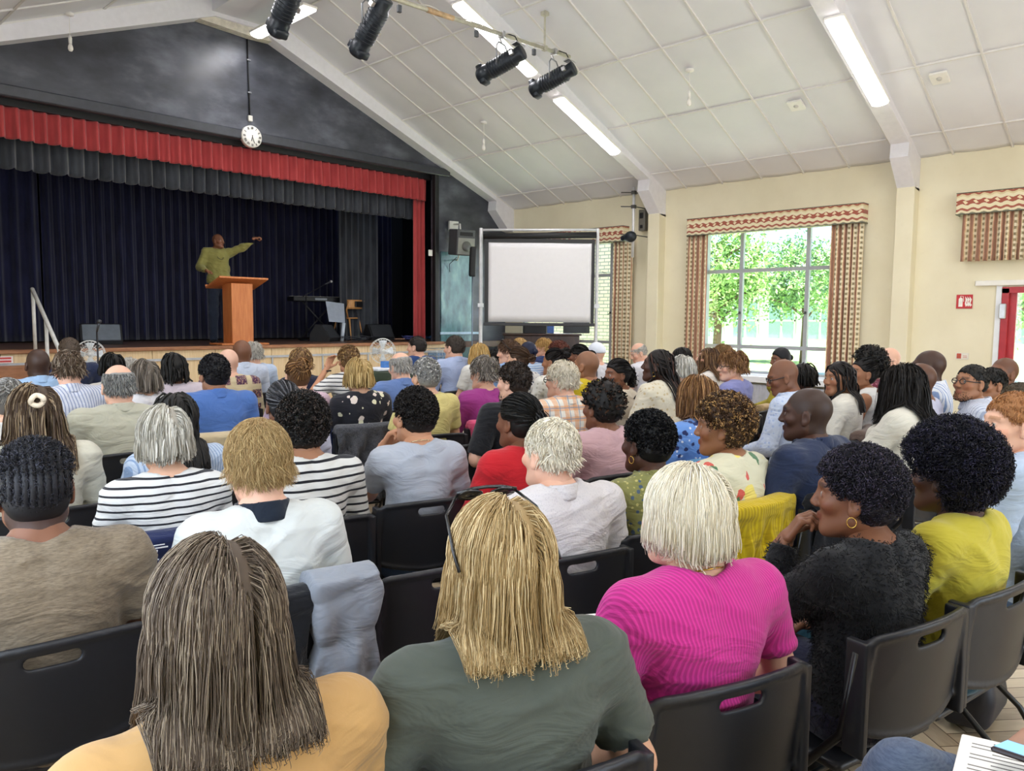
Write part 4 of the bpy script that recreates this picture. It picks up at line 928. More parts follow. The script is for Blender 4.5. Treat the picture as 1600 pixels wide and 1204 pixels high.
# ---- torso: distance field in the person's own frame
class Body:
    def __init__(s, sw=.185, bulk=1.0, dz=0.0, female=False, pose='lap', lean=0.0, zb=0.0, arms=None, bust=0):
        s.sw, s.b, s.dz, s.f, s.zb = sw, bulk, dz, female, zb; s.lean = lean
        k = lambda x, y, z: np.array([x, y+lean*max(0, z-.55), z+dz*min(1, max(0, (z-.5)/.4))+zb])
        s.k = k; s.H = k(0, .03, 1.18)
        s.S = {i: k(i*sw, -.015, 1.0) for i in (-1, 1)}
        A = {}
        for i in (-1, 1):
            E = k(i*(sw+.065+.03*(bulk-1)), .06, .74); Wr = k(i*.13, .3, .665); A[i] = [E, Wr, np.array([-i*.45, .85, -.25]), np.array([0, .2, 1.]), .45]
        s.A = A
        if pose == 'chinR' or pose == 'chinL':
            i = 1 if pose == 'chinR' else -1; A[i] = [k(i*(sw+.0), .2, .82), k(i*.085, .2, 1.03), np.array([-i*.35, -.35, .75]), np.array([i*.6, .6, .3]), .9]
        if pose == 'cross':
            for i in (-1, 1): A[i] = [k(i*(sw+.08), .08, .76), k(-i*.06, .24+.03*i, .80), np.array([-i, .1, .0]), np.array([0, 1., .2]), .4]
        if pose == 'down':
            for i in (-1, 1): A[i] = [k(i*(sw+.09), -.01, .74), k(i*(sw+.03), .22, .62), np.array([-i*.3, .9, -.3]), np.array([0, .2, 1.]), .4]
        if arms: 
            for i, v in arms.items(): A[i] = [k(*v[0]), k(*v[1]), np.array(v[2], float), np.array(v[3], float), v[4]]
    def torso(s, P, g=0.0, loose=0.0):
        k, b, sw = s.k, s.b, s.sw; r = sw/.185; Q = (np.abs(P[0]), P[1], P[2])
        hip = .172 if s.f else .162
        D = ell(Q, k(0, .02, .56), (hip*b+g, .125*b+g, .13)); 
        D = sm(D, ell(Q, k(0, .0+.01*(b-1), .73), ((.132 if s.f else .146)*b+g+loose, .108*b+g+loose*.6, .2)), .06)
        D = sm(D, ell(Q, k(0, -.005, .9), (.15*r*b**.6+g, .112*b**.8+g, .17)), .06)
        D = sm(D, ell(Q, k(.075*r, -.04, .95), (.085*r+g, .068*b**.5+g, .105)), .05)
        if s.f: D = sm(D, ell(Q, k(.07, .085*b, .9), (.062*b+g, .06*b+g, .062*b)), .05)
        D = sm(D, cone(Q, k(.03, -.03, 1.045), k(sw-.03, -.02, 1.0), .045+g, .05+g), .06)
        D = sm(D, ell(Q, k(sw-.015, -.015, .985), (.058*b**.5+g, .056*b**.5+g, .065+g)), .04)
        return D
    def arm(s, P, i, g=0.0, t=None, cutgap=0.0):
        E, Wr = s.A[i][0], s.A[i][1]; b = s.b**.7; f = .92 if s.f else 1.05
        a, c, d = s.S[i], E, Wr
        if t is None:
            D = cone(P, a, c, .05*b*f, .041*b*f); return sm(D, cone(P, c, d, .041*b*f, .026*f), .03)
        if t <= 1:      # short sleeve
            q = a+(c-a)*t; return cone(P, a, q, .053*b*f+g, (.05*b*f+g)*1.08, flat=True)
        q = c+(d-c)*(t-1); D = cone(P, a, c, .052*b*f+g, .045*b*f+g)
        return sm(D, cone(P, c, q, .044*b*f+g, (.044+(.028-.044)*(t-1))*b*f+g*1.1, flat=True), .03)
def frame(d, up):
    x = d/np.linalg.norm(d); z = up-x*(up@x); z /= np.linalg.norm(z)+1e-9; y = np.cross(z, x); return np.array([x, y, z]).T
def rotm(yaw, pitch, roll):
    return np.array((Matrix.Rotation(yaw, 3, 'Z')@Matrix.Rotation(pitch, 3, 'X')@Matrix.Rotation(roll, 3, 'Y')))

def fabric(kind, c1, c2=None, c3=None, sc=1.0, rough=.85, bump=.25):
    key = ('fab', kind, c1, c2, c3, sc)
    if key in _pc: return _pc[key]
    m = NT('fabric_'+kind); v = m.tc(); x, y, z = m.sep(v); dk = lambda h: tuple(q*.84 for q in srgb(h)); a = dk(c1); b = dk(c2) if c2 else a; d = dk(c3) if c3 else b
    weave = m.noise(v, 350, 2); soft = m.noise(v, 6, 3)
    base = m.ramp(soft, [(.3, tuple(q*.93 for q in a)), (.7, a)])
    def stripe(coord, period, duty, off=0):
        return m.math('LESS_THAN', m.math('FLOORED_MODULO', m.math('ADD', m.math('MULTIPLY', coord, 1/period), off), 1), duty)
    ht = m.math('MULTIPLY', weave, .4)
    if kind == 'hstripe':
        base = m.mix(stripe(m.math('ADD', z, m.math('MULTIPLY', m.noise(v, 5, 2), .02)), .026*sc, .28), base, b)
    elif kind == 'vstripe':
        base = m.mix(stripe(m.math('ADD', x, m.math('MULTIPLY', y, .6)), .016*sc, .35), base, b)
    elif kind == 'plaid':
        s1, s2 = stripe(x, .07*sc, .45), stripe(z, .07*sc, .45, .3); base = m.mix(m.math('MULTIPLY', s1, .6), base, b); base = m.mix(m.math('MULTIPLY', s2, .6), base, b)
        base = m.mix(m.math('MULTIPLY', stripe(x, .07*sc, .1, .5), .7), base, d); base = m.mix(m.math('MULTIPLY', stripe(z, .07*sc, .1, .1), .7), base, d)
    elif kind == 'floral':
        w_ = m.noise(v, 22/sc, 3); q = m.voro(v, 17/sc); q2 = m.voro(m.tc('Object', (1, 1, 1), (3, 1, 2)), 23/sc)
        q = m.math('ADD', q, m.math('MULTIPLY', m.math('SUBTRACT', w_, .5), .5)); q2 = m.math('ADD', q2, m.math('MULTIPLY', m.math('SUBTRACT', w_, .5), .7))
        base = m.mix(m.math('LESS_THAN', q, .27), base, b); base = m.mix(m.math('LESS_THAN', q2, .22), base, d)
    elif kind == 'tropical':
        w_ = m.noise(v, 14, 3); q = m.voro(v, 8); q2 = m.voro(m.tc('Object', (1, 1, .45), (3, 1, 2)), 14); q3 = m.voro(m.tc('Object', (1, 1, .6), (1, 7, 2)), 9)
        n5 = m.math('MULTIPLY', m.math('SUBTRACT', w_, .5), .9)
        base = m.mix(m.math('LESS_THAN', m.math('ADD', q3, n5), .3), base, srgb('#e9d873')); base = m.mix(m.math('LESS_THAN', m.math('ADD', q2, n5), .25), base, d); base = m.mix(m.math('LESS_THAN', m.math('ADD', q, n5), .24), base, b)
    elif kind == 'knit':
        n3 = m.math('MULTIPLY', m.noise(m.tc('Object', (1, 1, .5)), 5, 2), 3.5); r_ = m.math('SINE', m.math('ADD', m.math('MULTIPLY', m.math('ADD', x, m.math('MULTIPLY', y, .5)), 430/sc), m.math('MULTIPLY', n3, 4)))
        base = m.mix(m.ramp(r_, [(.0, .75), (.45, .0)]), base, b); ht = m.math('ADD', ht, r_)
    elif kind == 'heather':
        q = m.noise(m.tc('Object', (1, 1, 7)), 60, 4, .7); base = m.ramp(q, [(.35, b), (.6, a)])
    elif kind == 'lace':
        q = m.voro(v, 40/sc); base = m.mix(m.math('LESS_THAN', q, .3), base, b); ht = q
    elif kind == 'fleece':
        q = m.noise(v, 120, 4, .7); base = m.ramp(q, [(.35, tuple(t*.45 for t in a)), (.62, a), (.8, tuple(min(1, t*1.8+.01) for t in a))]); ht = m.math('MULTIPLY', q, 5)
    elif kind == 'patch':
        q = m.math('MULTIPLY', m.math('LESS_THAN', m.math('ABSOLUTE', m.math('SUBTRACT', m.math('FLOORED_MODULO', m.math('MULTIPLY', x, 7), 1), .5)), .33), m.math('LESS_THAN', m.math('ABSOLUTE', m.math('SUBTRACT', m.math('FLOORED_MODULO', m.math('MULTIPLY', z, 8), 1), .5)), .3))
        w_ = m.noise(v, 70, 3, .7); base = m.mix(q, base, m.ramp(w_, [(.45, b), (.55, a), (.6, d)], 'CONSTANT'))
    m.col(base).set(rough, sheen=.15, spec=.25); wr = m.n('TexNoise'); wr.inputs['Scale'].default_value = 7; wr.inputs['Detail'].default_value = 3; wr.inputs['Distortion'].default_value = 1.6; m.l(m.tc('Object', (.7, 1, 1.5)), wr.inputs['Vector'])
    b1 = m.bump(wr.outputs['Fac'], .55, .03); m.bump(ht, bump, .002, b1); _pc[key] = m.m; return m.m

def ridge(P, seed, f, n=3):
    r = np.random.default_rng(seed); D = 0
    wx = 1.1*np.sin(P[1]*7+P[2]*9+seed)+.9*np.sin(P[0]*8-P[2]*6+seed*2)
    for k in range(n):
        a = r.uniform(-.5, .5); d = np.array([math.sin(a)*.9, r.uniform(-.4, .4), math.cos(a)])
        D = D+(1-np.abs(np.sin((P[0]*d[0]+P[1]*d[1]+P[2]*d[2])*f*(1+.5*k)+wx*(1+.4*k)+r.uniform(0, 6))))**3/(1+.4*k)
    return D/n
def fold_noise(P, seed, amp):
    """soft cloth folds that run mostly across the back"""
    mask = .35+.65*np.clip(.5+.5*np.sin(P[0]*11+seed)*np.cos(P[2]*9+seed*.7), 0, 1)
    return -amp*2.8*ridge(P, seed, 24)*mask+wav(P, seed+9, 9, amp*.9)+amp*.9
# ---- hair
SK_C = np.array([0, -.016, .03]); SK_R = np.array([.076, .098, .092])
def scalp_points(n, bald=0, low=-.085, side=None):
    out = []; tot = 0
    while tot < n:
        d = rng.normal(size=(n*2, 3)); d /= np.linalg.norm(d, axis=1)[:, None]; p = SK_C+d*(SK_R+.001)
        nk = p[:, 2] < -.03; p[nk, 1] = p[nk, 1]*.85-.004
        k = hairzone(p, bald, low); p = p[k]; out.append(p); tot += len(p)
    return np.concatenate(out)[:n]
def hair_tone(n, c, var=.25, streak=None, sf=.3):
    C = np.array(c)[None]*(1+var*(rng.random((n, 1))*2-1)); 
    if streak is not None: k = rng.random(n) < sf; C[k] = np.array(streak)*(1+var*(rng.random((k.sum(), 1))*2-1))
    return np.clip(C, 0, 1)
def clusters(roots, q=.014):
    k = np.floor(roots/q+rng.normal(size=roots.shape)*.25).astype(int); u, inv = np.unique(k, axis=0, return_inverse=True); return inv.ravel(), len(u)
def grow(roots, d0, L, S, off, gravity, toworld, bodyfn, target=None, tk=0, wob=.0, stiff=.75, curlr=0, curlf=0, hug=.8, ze=None, inward=.0, bdoff=.35):
    """roots in head frame; integrates in person frame; off = per strand clearance over the skull"""
    R, T = toworld; N = len(roots); P = [roots@R.T+T]; v = d0@R.T; v /= np.linalg.norm(v, axis=1)[:, None]; step = (L/(S-1))[:, None]; iR = np.linalg.inv(R)
    g = np.array([0, 0, -1.]); ci, nc = clusters(roots)
    tgt = None if target is None else target@R.T+T
    FC, FR = np.array([0, .02, -.03]), np.array([.066, .073, .09])
    for s in range(S-1):
        p = P[-1]
        acc = g*gravity
        if inward: q = (T+[0, -.03, 0]-p)*[1, 1, 0]; acc = acc+inward*q/.08*(p[:, 2:3] < T[2]-.03)
        if tgt is not None: q = tgt-p; acc = acc+tk*q/(np.linalg.norm(q, axis=1)[:, None]+1e-6)
        v = v*stiff+acc*(1-stiff)*2+wob*rng.normal(size=(nc, 3))[ci]+wob*.35*rng.normal(size=(N, 3)); v /= np.linalg.norm(v, axis=1)[:, None]+1e-9
        p = p+v*step
        if ze is not None: m_ = p[:, 2] < T[2]-.06; p[m_, 0] = np.clip(p[m_, 0], T[0]-(.084+off[m_]*1.3), T[0]+(.084+off[m_]*1.3))
        for it in range(2):
            h = (p-T)@iR.T; q = (h-SK_C)/(SK_R+off[:, None]); k = np.linalg.norm(q, axis=1)+1e-9
            sel = (k < 1) | ((h[:, 2] > .0) & (hug > 0)); kk = np.where(k < 1, k, 1+(k-1)/(1-hug+1e-6)*0+0)
            kn = np.where(k < 1, 1.0, k+(1-k)*hug); h[sel] = SK_C+(q/k[:, None]*kn[:, None]*(SK_R+off[:, None]))[sel]
            fq = (h-FC)/(FR+off[:, None]*.7); fk = np.linalg.norm(fq, axis=1)+1e-9; fi = fk < 1
            h[fi] = fq[fi]/fk[fi][:, None]*(FR+off[:, None]*.7)[fi]+FC
            p = h@R.T+T
            if bodyfn is not None:
                m_ = p[:, 2] < T[2]-.02
                if m_.any():
                    dd, gg = grad(bodyfn, p[m_]); pen = np.maximum(.005+off[m_]*bdoff-dd, 0); gg = gg*[.25, 1, .12] if ze is not None else gg; gg = gg/(np.linalg.norm(gg, axis=1)[:, None]+1e-6); p[m_] = p[m_]+gg*pen[:, None]
        vn = p-P[-1]; v = vn/(np.linalg.norm(vn, axis=1)[:, None]+1e-9); P.append(p)
    P = np.stack(P, 1)
    if ze is not None:
        lim = (T[2]+ze+.008*rng.normal(size=nc)[ci]+.006*rng.normal(size=N))
        for s in range(1, S):
            z0, z1 = P[:, s-1, 2], P[:, s, 2]; m_ = z1 < lim; t = np.clip((z0-lim)/(z0-z1+1e-9), 0, 1)[:, None]
            P[m_, s] = (P[:, s-1]+(P[:, s]-P[:, s-1])*t)[m_]
            if s+1 < S: P[m_, s+1:] = P[m_, s][:, None]+np.array([0, 0, -1e-4])*np.arange(1, S-s)[None, :, None]
    if curlr:
        ph = (rng.random((nc, 1))*6.3)[ci]; s = np.linspace(0, 1, S)[None]; w_ = np.linspace(.1, 1, S)[None]
        a = rng.normal(size=(nc, 1, 3))[ci]; t = np.gradient(P, axis=1); t /= np.linalg.norm(t, axis=2)[..., None]+1e-9; U = np.cross(t, a+0*t); U /= np.linalg.norm(U, axis=2)[..., None]+1e-9; Wn = np.cross(t, U)
        P = P+curlr*w_[..., None]*(np.cos(ph+curlf*s)[..., None]*U+np.sin(ph+curlf*s)[..., None]*Wn)
    return P
def tangent_dir(p, ref):
    n = (p-SK_C)/SK_R**2; n /= np.linalg.norm(n, axis=1)[:, None]; d = ref-n*np.sum(ref*n, axis=1)[:, None]; return d/(np.linalg.norm(d, axis=1)[:, None]+1e-9), n
def cap(g, col, off, R, T, h, low=-.075, bald=0, fn=None, top=0, noise=0, seed=0):
    """solid under-layer that follows the scalp"""
    def f(P):
        D = ell(P, SK_C+[0, 0, top*.5], SK_R+[off, off, off+top*.5])
        D = sm(D, ell(P, (0, -.045, -.02), (.062+off, .05+off, .055)), .03)
        cut = smax(P[1]-.03-.8*np.maximum(P[2]-.012, 0), -(P[2]-.055)+0*P[1], .004) if False else None
        face = np.where(P[2] > .062, P[1]-.08-off*.6, np.where(P[2] > .012, P[1]-.032-.8*(P[2]-.012), P[1]+.02)); face = np.clip(face, -.02, .05)
        D = smax(D, face, .01); D = smax(D, low-P[2], .012)
        if bald: q = np.sqrt((P[0]-0)**2+(P[1]+.02)**2); D = smax(D, -(ell(P, (0, -.0, .13), (.07*bald+.02, .09*bald+.02, .07))), .01)
        if noise: D = D+wav(P, seed, 180, noise)+wav(P, seed+3, 330, noise*.6)
        if fn: D = fn(P, D)
        return D
    e = off+top+.03; V, F = surfnet(f, (-.08-e, -.12-e, min(low, -.08)-.03), (.08+e, .1+e, .125+e+top), h)
    g.add(V@R.T+T, F, col)
def make_hair(kind, c, R, T, bodyfn, lod, streak=None, parent=None, L=None, vol=1.0, seed=0, thin=1.0, ze=None):
    g = G(); n = {0: .72, 1: .36, 2: .12}[lod]; wd = {0: 1.1, 1: 1.65, 2: 2.6}[lod]/max(1, thin)**1.2; h = {0: .005, 1: .008, 2: .011}[lod]
    c = np.array(c); toW = (R, T); st = None if streak is None else np.array(streak)
    def put(P, r, C, taper=.35):
        N, S = P.shape[:2]; s = np.linspace(0, 1, S)[None]; rr = np.broadcast_to(np.asarray(r).reshape(-1, 1), (N, 1))*(1-(1-taper)*s**2); V, F, cc = strandmesh(P, rr*(1 if lod == 0 else 1.2), C, 3 if lod == 0 else 2); g.add(V, F, cc)
    N = lambda x: max(60, int(x*n*thin))
    if kind in ('short', 'crop', 'ring'):
        L = L or (.016 if kind == 'crop' else .05); bald = 0; ze = -.05 if ze is None else ze
        if kind == 'ring': bald = .42
        cap(g, c*.85, (.004+.1*L*vol) if kind != 'ring' else .002, R, T, h, bald=1.0 if kind == 'ring' else 0, low=-.045, noise=.0015)
        p = scalp_points(N(9000), bald, -.06); ref = p-np.array([.01, -.05, .14]); d, nn = tangent_dir(p, ref); sw_ = np.cross(nn, d); d = d+nn*.12+sw_*.25
        off = .003+(.02*vol*rng.random(len(p))+.1*vol*L)*np.minimum(1, L/.05)*(.35 if kind == 'ring' else 1)
        P = grow(p, d, L*(.6+.6*rng.random(len(p))), 7, off, .3, toW, None, wob=.16 if kind == 'short' else .1, stiff=.85, hug=.65, ze=ze)
        put(P, .0009*wd, hair_tone(len(p), c, .22, st))
    elif kind in ('curly', 'afro', 'twists'):
        A = (L or (.03 if kind == 'curly' else .06))*vol
        fn = None
        cap(g, c*.75, A*.72, R, T, h, low=-.075 if kind != 'afro' else -.085, top=A*.35, noise=.003, seed=seed)
        m = N(7500 if kind != 'twists' else 900); p = scalp_points(m); d, nn = tangent_dir(p, rng.normal(size=(m, 3)))
        shell = A*(.6+.28*rng.random((m, 1)))+A*.3*np.clip(p[:, 2:3]*8, 0, 1); base = p+nn*shell
        S = (10, 8, 6)[lod]; s = np.linspace(0, 1, S)[None, :, None]; Lc = .016+A*.16 if kind != 'twists' else A*.9; ph = rng.random((m, 1, 1))*6.3; rad = (.0035+.03*A) if kind != 'twists' else .003
        dirn = nn[:, None]*(.35 if kind != 'twists' else .6)+d[:, None]*.8; U = np.cross(nn, d)[:, None]; fr = 10 if kind != 'twists' else 14; V2 = nn[:, None]*.9-d[:, None]*.3
        P = base[:, None]+dirn*Lc*s*(.5+.7*rng.random((m, 1, 1)))+rad*(np.cos(ph+fr*s)*U+np.sin(ph+fr*s)*V2)
        P = P@R.T+T; put(P, (.0013 if kind != 'twists' else .0032)*wd**.85, hair_tone(m, c, .4, st), .6)
    elif kind in ('bob', 'long'):
        ze = ze if ze is not None else (-.05 if kind == 'bob' else -.2); L = L or .34-ze
        cap(g, c*.85, .008*vol, R, T, h, low=-.05)
        m = N(14000); p = scalp_points(m, 0, -.06); part = .018
        ref = np.stack([np.sign(p[:, 0]-part)*np.where(p[:, 2] > .08, 1.0, .3), -.5+0*p[:, 0], -.4+0*p[:, 0]], 1); d, nn = tangent_dir(p, ref)
        off = (.004+.017*vol*rng.random(m)**.7*(1 if kind == 'long' else 1.1))
        P = grow(p, d, np.full(m, .2-ze)*(.95+.1*rng.random(m)), (14, 11, 8)[lod], off, .9, toW, bodyfn, wob=.07, stiff=.55, curlr=(.005 if kind == 'long' else .003)*vol, curlf=7, hug=.97, ze=ze, inward=.1 if kind == 'bob' else -.06*vol, bdoff=.5)
        put(P, .0010*wd, hair_tone(m, c, .16, st), .4)
    elif kind in ('pony', 'bun', 'updo', 'halfup'):
        K = np.array({'pony': (0, -.125, .03), 'bun': (0, -.13, .02), 'updo': (0, -.105, .09), 'halfup': (-.01, -.12, .07)}[kind])
        cap(g, c*.75, .006*vol, R, T, h, low=-.07)
        m = N(7000); p = scalp_points(m, 0, -.075)
        if kind == 'halfup': p = p[p[:, 2] > .02]; m = len(p)
        d, nn = tangent_dir(p, K-p); dist = np.linalg.norm(K-p, axis=1); off = .003+.008*vol*rng.random(m)
        P = grow(p, d, dist*1.15+.01, 9, off, .0, toW, None, K, .9, wob=.03, stiff=.6); put(P, .0012*wd, hair_tone(m, c, .28, st), .7)
        if kind in ('bun', 'updo'):
            B = .034*vol if kind == 'bun' else .04*vol; Kc = K+np.array([0, -B*.5, 0]); m = N(1100); u = rng.normal(size=(m, 3)); u /= np.linalg.norm(u, axis=1)[:, None]; w_ = np.cross(u, rng.normal(size=(m, 3))); w_ /= np.linalg.norm(w_, axis=1)[:, None]
            t = np.linspace(0, 2.2, 10)[None, :, None]; P = Kc+B*(.8+.3*rng.random((m, 1, 1)))*(np.cos(t)*u[:, None]+np.sin(t)*w_[:, None]); put(P@R.T+T, .0017*wd, hair_tone(m, c, .35, st))
            V, F = surfnet(lambda P: ell(P, Kc, (B*.9, B*.8, B*.9)), Kc-B*1.2, Kc+B*1.2, .009); g.add(V@R.T+T, F, c*.7)
        else:
            m = N(3000 if kind == 'pony' else 5000); L = L or .3
            if kind == 'halfup': p = np.concatenate([scalp_points(m//2, 0, -.07)*[1, 1, .6]+[0, 0, -.01], K+rng.normal(size=(m-m//2, 3))*.012]); spread = .03
            else: p = K+rng.normal(size=(m, 3))*[.014, .01, .014]; spread = .02
            d = np.tile(np.array([0, -.6, -.2]), (m, 1))+rng.normal(size=(m, 3))*.25; d /= np.linalg.norm(d, axis=1)[:, None]
            P = grow(p, d, (L if ze is None else .12-ze)*(.8+.3*rng.random(m)), (14, 12, 8)[lod], .005+spread*vol*rng.random(m), .8, toW, bodyfn, wob=.06, stiff=.6, curlr=.006*vol, curlf=9, hug=.0 if kind == 'pony' else .5, ze=ze); put(P, .0013*wd, hair_tone(m, c, .3, st))
            if kind == 'pony' and vol > 1.3:
                m = N(2600); s0 = P[rng.integers(0, len(P), m), rng.integers(2, P.shape[1]-1, m)]; S = 7; s = np.linspace(0, 1, S)[None, :, None]; a = rng.normal(size=(m, 1, 3)); b = rng.normal(size=(m, 1, 3))
                Q = s0[:, None]+.02*vol*a*.5*s+.006*(np.cos(8*s)*b+np.sin(8*s)*np.cross(a, b)*.5); put(Q, .0014*wd, hair_tone(m, c, .4))
    elif kind in ('braids', 'braidbob', 'braidback', 'cornrows'):
        cap(g, c*.8, .004, R, T, h, low=-.075)
        m = int({'braids': 110, 'braidbob': 130, 'braidback': 90, 'cornrows': 14}[kind]*(1 if lod < 2 else .6)); L = L or {'braids': .38, 'braidbob': .2, 'braidback': .42, 'cornrows': .2}[kind]
        if kind == 'cornrows':
            rows = []
            for x in np.linspace(-.058, .058, 9):
                t = np.linspace(-.6, 2.05, 40); q = SK_C+np.stack([x+0*t, -np.sin(t)*(SK_R[1]+.004)*math.sqrt(max(.1, 1-(x/.08)**2)), np.cos(t)*(SK_R[2]+.004)*math.sqrt(max(.1, 1-(x/.08)**2))], 1)
                rows.append(q)
            P = np.array(rows)@R.T+T; S = 40; rr = .0075*(1+.35*np.abs(np.sin(np.arange(S)*1.4)))[None]*np.ones((len(P), 1)); V, F, cc = strandmesh(P, rr, hair_tone(len(P), c, .1), 7); g.add(V, F, cc)
            m2 = N(3600); p = scalp_points(m2); p = p[(np.abs(p[:, 0]) < .07)]; m2 = len(p); d, nn = tangent_dir(p, rng.normal(size=(m2, 3))); S = 8; s = np.linspace(0, 1, S)[None, :, None]
            A = .012+.012*(p[:, 2:3] > .06); Q = p[:, None]+nn[:, None]*A[:, None]*s+.0035*(np.cos(10*s)*d[:, None]+np.sin(10*s)*np.cross(nn, d)[:, None]); put(Q@R.T+T, .0013*wd, hair_tone(m2, c, .5, st))
        else:
            p = scalp_points(m, 0, -.06); ref = np.stack([np.sign(p[:, 0])*np.where(p[:, 2] > .08, .8, .2), -.7+0*p[:, 0], -.1+0*p[:, 0]], 1); d, nn = tangent_dir(p, ref)
            S = (26, 22, 12)[lod]; tgt = None if kind != 'braidback' else np.array([0, -.13, .0])
            P = grow(p, d, (L if ze is None else .2-ze)*(.85+.25*rng.random(m)), S, .005+.014*vol*rng.random(m), .8, toW, bodyfn, tgt, .25 if tgt is not None else 0, wob=.04, stiff=.6, ze=None if ze is None else ze)
            rr = (.0042*wd**.5)*(1+.25*np.sin(np.arange(S)*2.6))[None]*np.ones((m, 1)); V, F, cc = strandmesh(P, rr, hair_tone(m, c, .3, st), 5 if lod < 2 else 3); g.add(V, F, cc)
            if kind == 'braidback':
                for zz in (.0, .03, .055):
                    t = np.linspace(-1.6, 1.6, 22); q = SK_C+np.stack([np.sin(t)*(SK_R[0]+.012), -np.cos(t)*(SK_R[1]+.014), zz-.02-.02*np.cos(t)], 1); q = q@R.T+T; g.tube(q, .006, 6, c*1.2)
    elif kind == 'wrap':
        cap(g, c, .008, R, T, h, low=-.04, top=.012); V, F = surfnet(lambda P: ell(P, (0, -.125, .03), (.035, .03, .035)), (-.05, -.17, -.02), (.05, -.08, .08), .008); g.add(V@R.T+T, F, c)
    elif kind == 'cap':
        cap(g, c, .012, R, T, h, low=.02, top=.01)
        V, F = surfnet(lambda P: smax(ell(P, (0, .09, .05), (.07, .07, .02)), np.abs(P[2]-.05-.3*(P[1]-.09)*-1)-.004, .004), (-.08, .0, .02), (.08, .18, .09), .006); g.add(V@R.T+T, F, c*.9)
    return g

STATS = []
def person(u, vt, d, label, hair='short', hc='black', skin='fair', top=('plain', '#888888'), sleeve='short', garment='shirt', female=False, bulk=1.0, sw=None, pose='lap', dyaw=0, hyaw=0, hpitch=0, hroll=0,
           collar=None, streak=None, L=None, vol=1.0, trousers='#2a2c33', stub=0, bald=0, lean=0.02, glasses=False, extra=None, hs=1.0, chair=True, yaw=None, arms=None, group=None, hoop=False, ze=None, chairlabel=None, child=0.0, hext=0, rootover=None, shoes='#222222', thin=1.0, beard=False):
    lod = 0 if d < 2.45 else (1 if d < 4.6 else 2)
    P0 = EYE+ray(u, vt)*d
    hair_h = {'afro': .062, 'curly': .032, 'updo': .035, 'twists': .03, 'cornrows': .02, 'wrap': .02, 'cap': .022, 'halfup': .015}.get(hair, .01 if hair else 0)*(vol if hair in ('afro', 'curly', 'updo') else 1)
    if L and hair in ('afro', 'curly'): hair_h = L*vol*1.0
    hair_h += hext
    if yaw is None: ph = .72*math.atan2(5.8-P0[0], 11.8-P0[1])
    else: ph = math.radians(yaw)
    ph -= math.radians(dyaw)          # positive dyaw turns to the person's left
    rz = -ph; c_, s_ = math.cos(rz), math.sin(rz)
    sw = sw or (.165 if female else .19); sw = sw*(bulk**.35)
    # head placement
    hp = math.radians(hpitch); R = rotm(math.radians(hyaw), hp, math.radians(hroll))*hs*(1-child*.25)
    ztop_h = (.1225+hair_h)*hs
    B = Body(sw, bulk, 0, female, pose, lean); zc = B.H[2]+ztop_h
    dz = P0[2]-zc
    B = Body(sw, bulk, dz, female, pose, lean, arms=arms)
    top_local = B.H+R@np.array([0, -.02, 0]); wx = c_*top_local[0]-s_*top_local[1]; wy = s_*top_local[0]+c_*top_local[1]
    root = (P0[0]-wx, P0[1]-wy, 0)
    if rootover: root = (rootover[0], rootover[1], 0); dz = rootover[2]; B = Body(sw, bulk, dz, female, pose, lean, arms=arms)
    STATS.append((label[:40], round(u), d, round(root[0], 2), round(root[1], 2), round(dz, 3), round(math.degrees(ph))))
    o = empty('person', label, 'person', root, rz, group)
    sk = srgb(SKIN[skin]); hcol = np.array(srgb(HAIRC.get(hc, hc)))
    T = B.H.astype(float); bfn = lambda Q: B.torso(Q, .012)
    # body: head, neck, torso, arms and hands in one mesh
    g = G(); V, F = head_mesh({0: .0034, 1: .0046, 2: .0065}[lod], female); C = head_colors(V, sk, hcol, stub, bald); g.add(V@R.T+T, F, C)
    hh = {0: .009, 1: .013, 2: .02}[lod]; nk = B.k(0, -.015, 1.0); nh = T+R@np.array([0, -.036, -.09])
    def skinf(P):
        D = B.torso(P, -.012); D = sm(D, cone(P, nk, nh, .06 if not female else .053, .053 if not female else .047), .04)
        for i in (-1, 1): D = np.minimum(D, 9) if sleeve == 'none_' else sm(D, B.arm(P, i), .025)
        return smax(D, .5-P[2], .01)
    lo = np.array([-.42, -.25, .44]); hi = np.array([.42, .45, T[2]-.03])
    for i in (-1, 1):
        for q in B.A[i][:2]: lo = np.minimum(lo, q-.08); hi = np.maximum(hi, np.append((q+.08)[:2], max(hi[2], q[2]+.06)))
    hi[0] = max(hi[0], .3)
    V, F = surfnet(skinf, lo, hi, hh); g.add(V, F, np.array(sk, np.float32))
    for i in (-1, 1):
        E, Wr, dr, up, curl = B.A[i]; Rh = frame(dr, up); V, F = hand_mesh({0: .003, 1: .0045, 2: .008}[lod], curl); V = V.copy()
        # thumb side: +y in the hand frame must point to the body's middle
        yv = Rh[:, 1]; 
        if yv[0]*(-i) < 0: V[:, 1] *= -1; F = F[:, ::-1]
        g.add(V@Rh.T*(1.0 if not female else .92)+Wr, F, np.array(sk, np.float32))
    body = g.build('body', M_SKIN, o)
    # garment
    gap = .01 if bulk < 1.25 else .016; t_ = {'short': .68, 'half': .95, 'long': 1.93, 'three': 1.6, 'none': 0}[sleeve]; seed = int(u+vt)
    amp = .006 if garment in ('shirt', 'blouse', 'polo_shirt', 't_shirt') else .005
    def topf(P):
        D = B.torso(P, gap, .012)
        for i in (-1, 1):
            if t_ > 0: D = sm(D, B.arm(P, i, gap+.004, t_), .03)
        D = D+fold_noise(P, seed, amp*(1.2 if lod < 2 else .9))
        neck = ell(P, nk+np.array([0, .02, .105]), (.078, .088, .06)); D = smax(D, -neck, .008)
        if sleeve == 'none':
            D = smax(D, np.abs(P[0])-(sw+.005), .02)
        return smax(D, .49-P[2], .012)
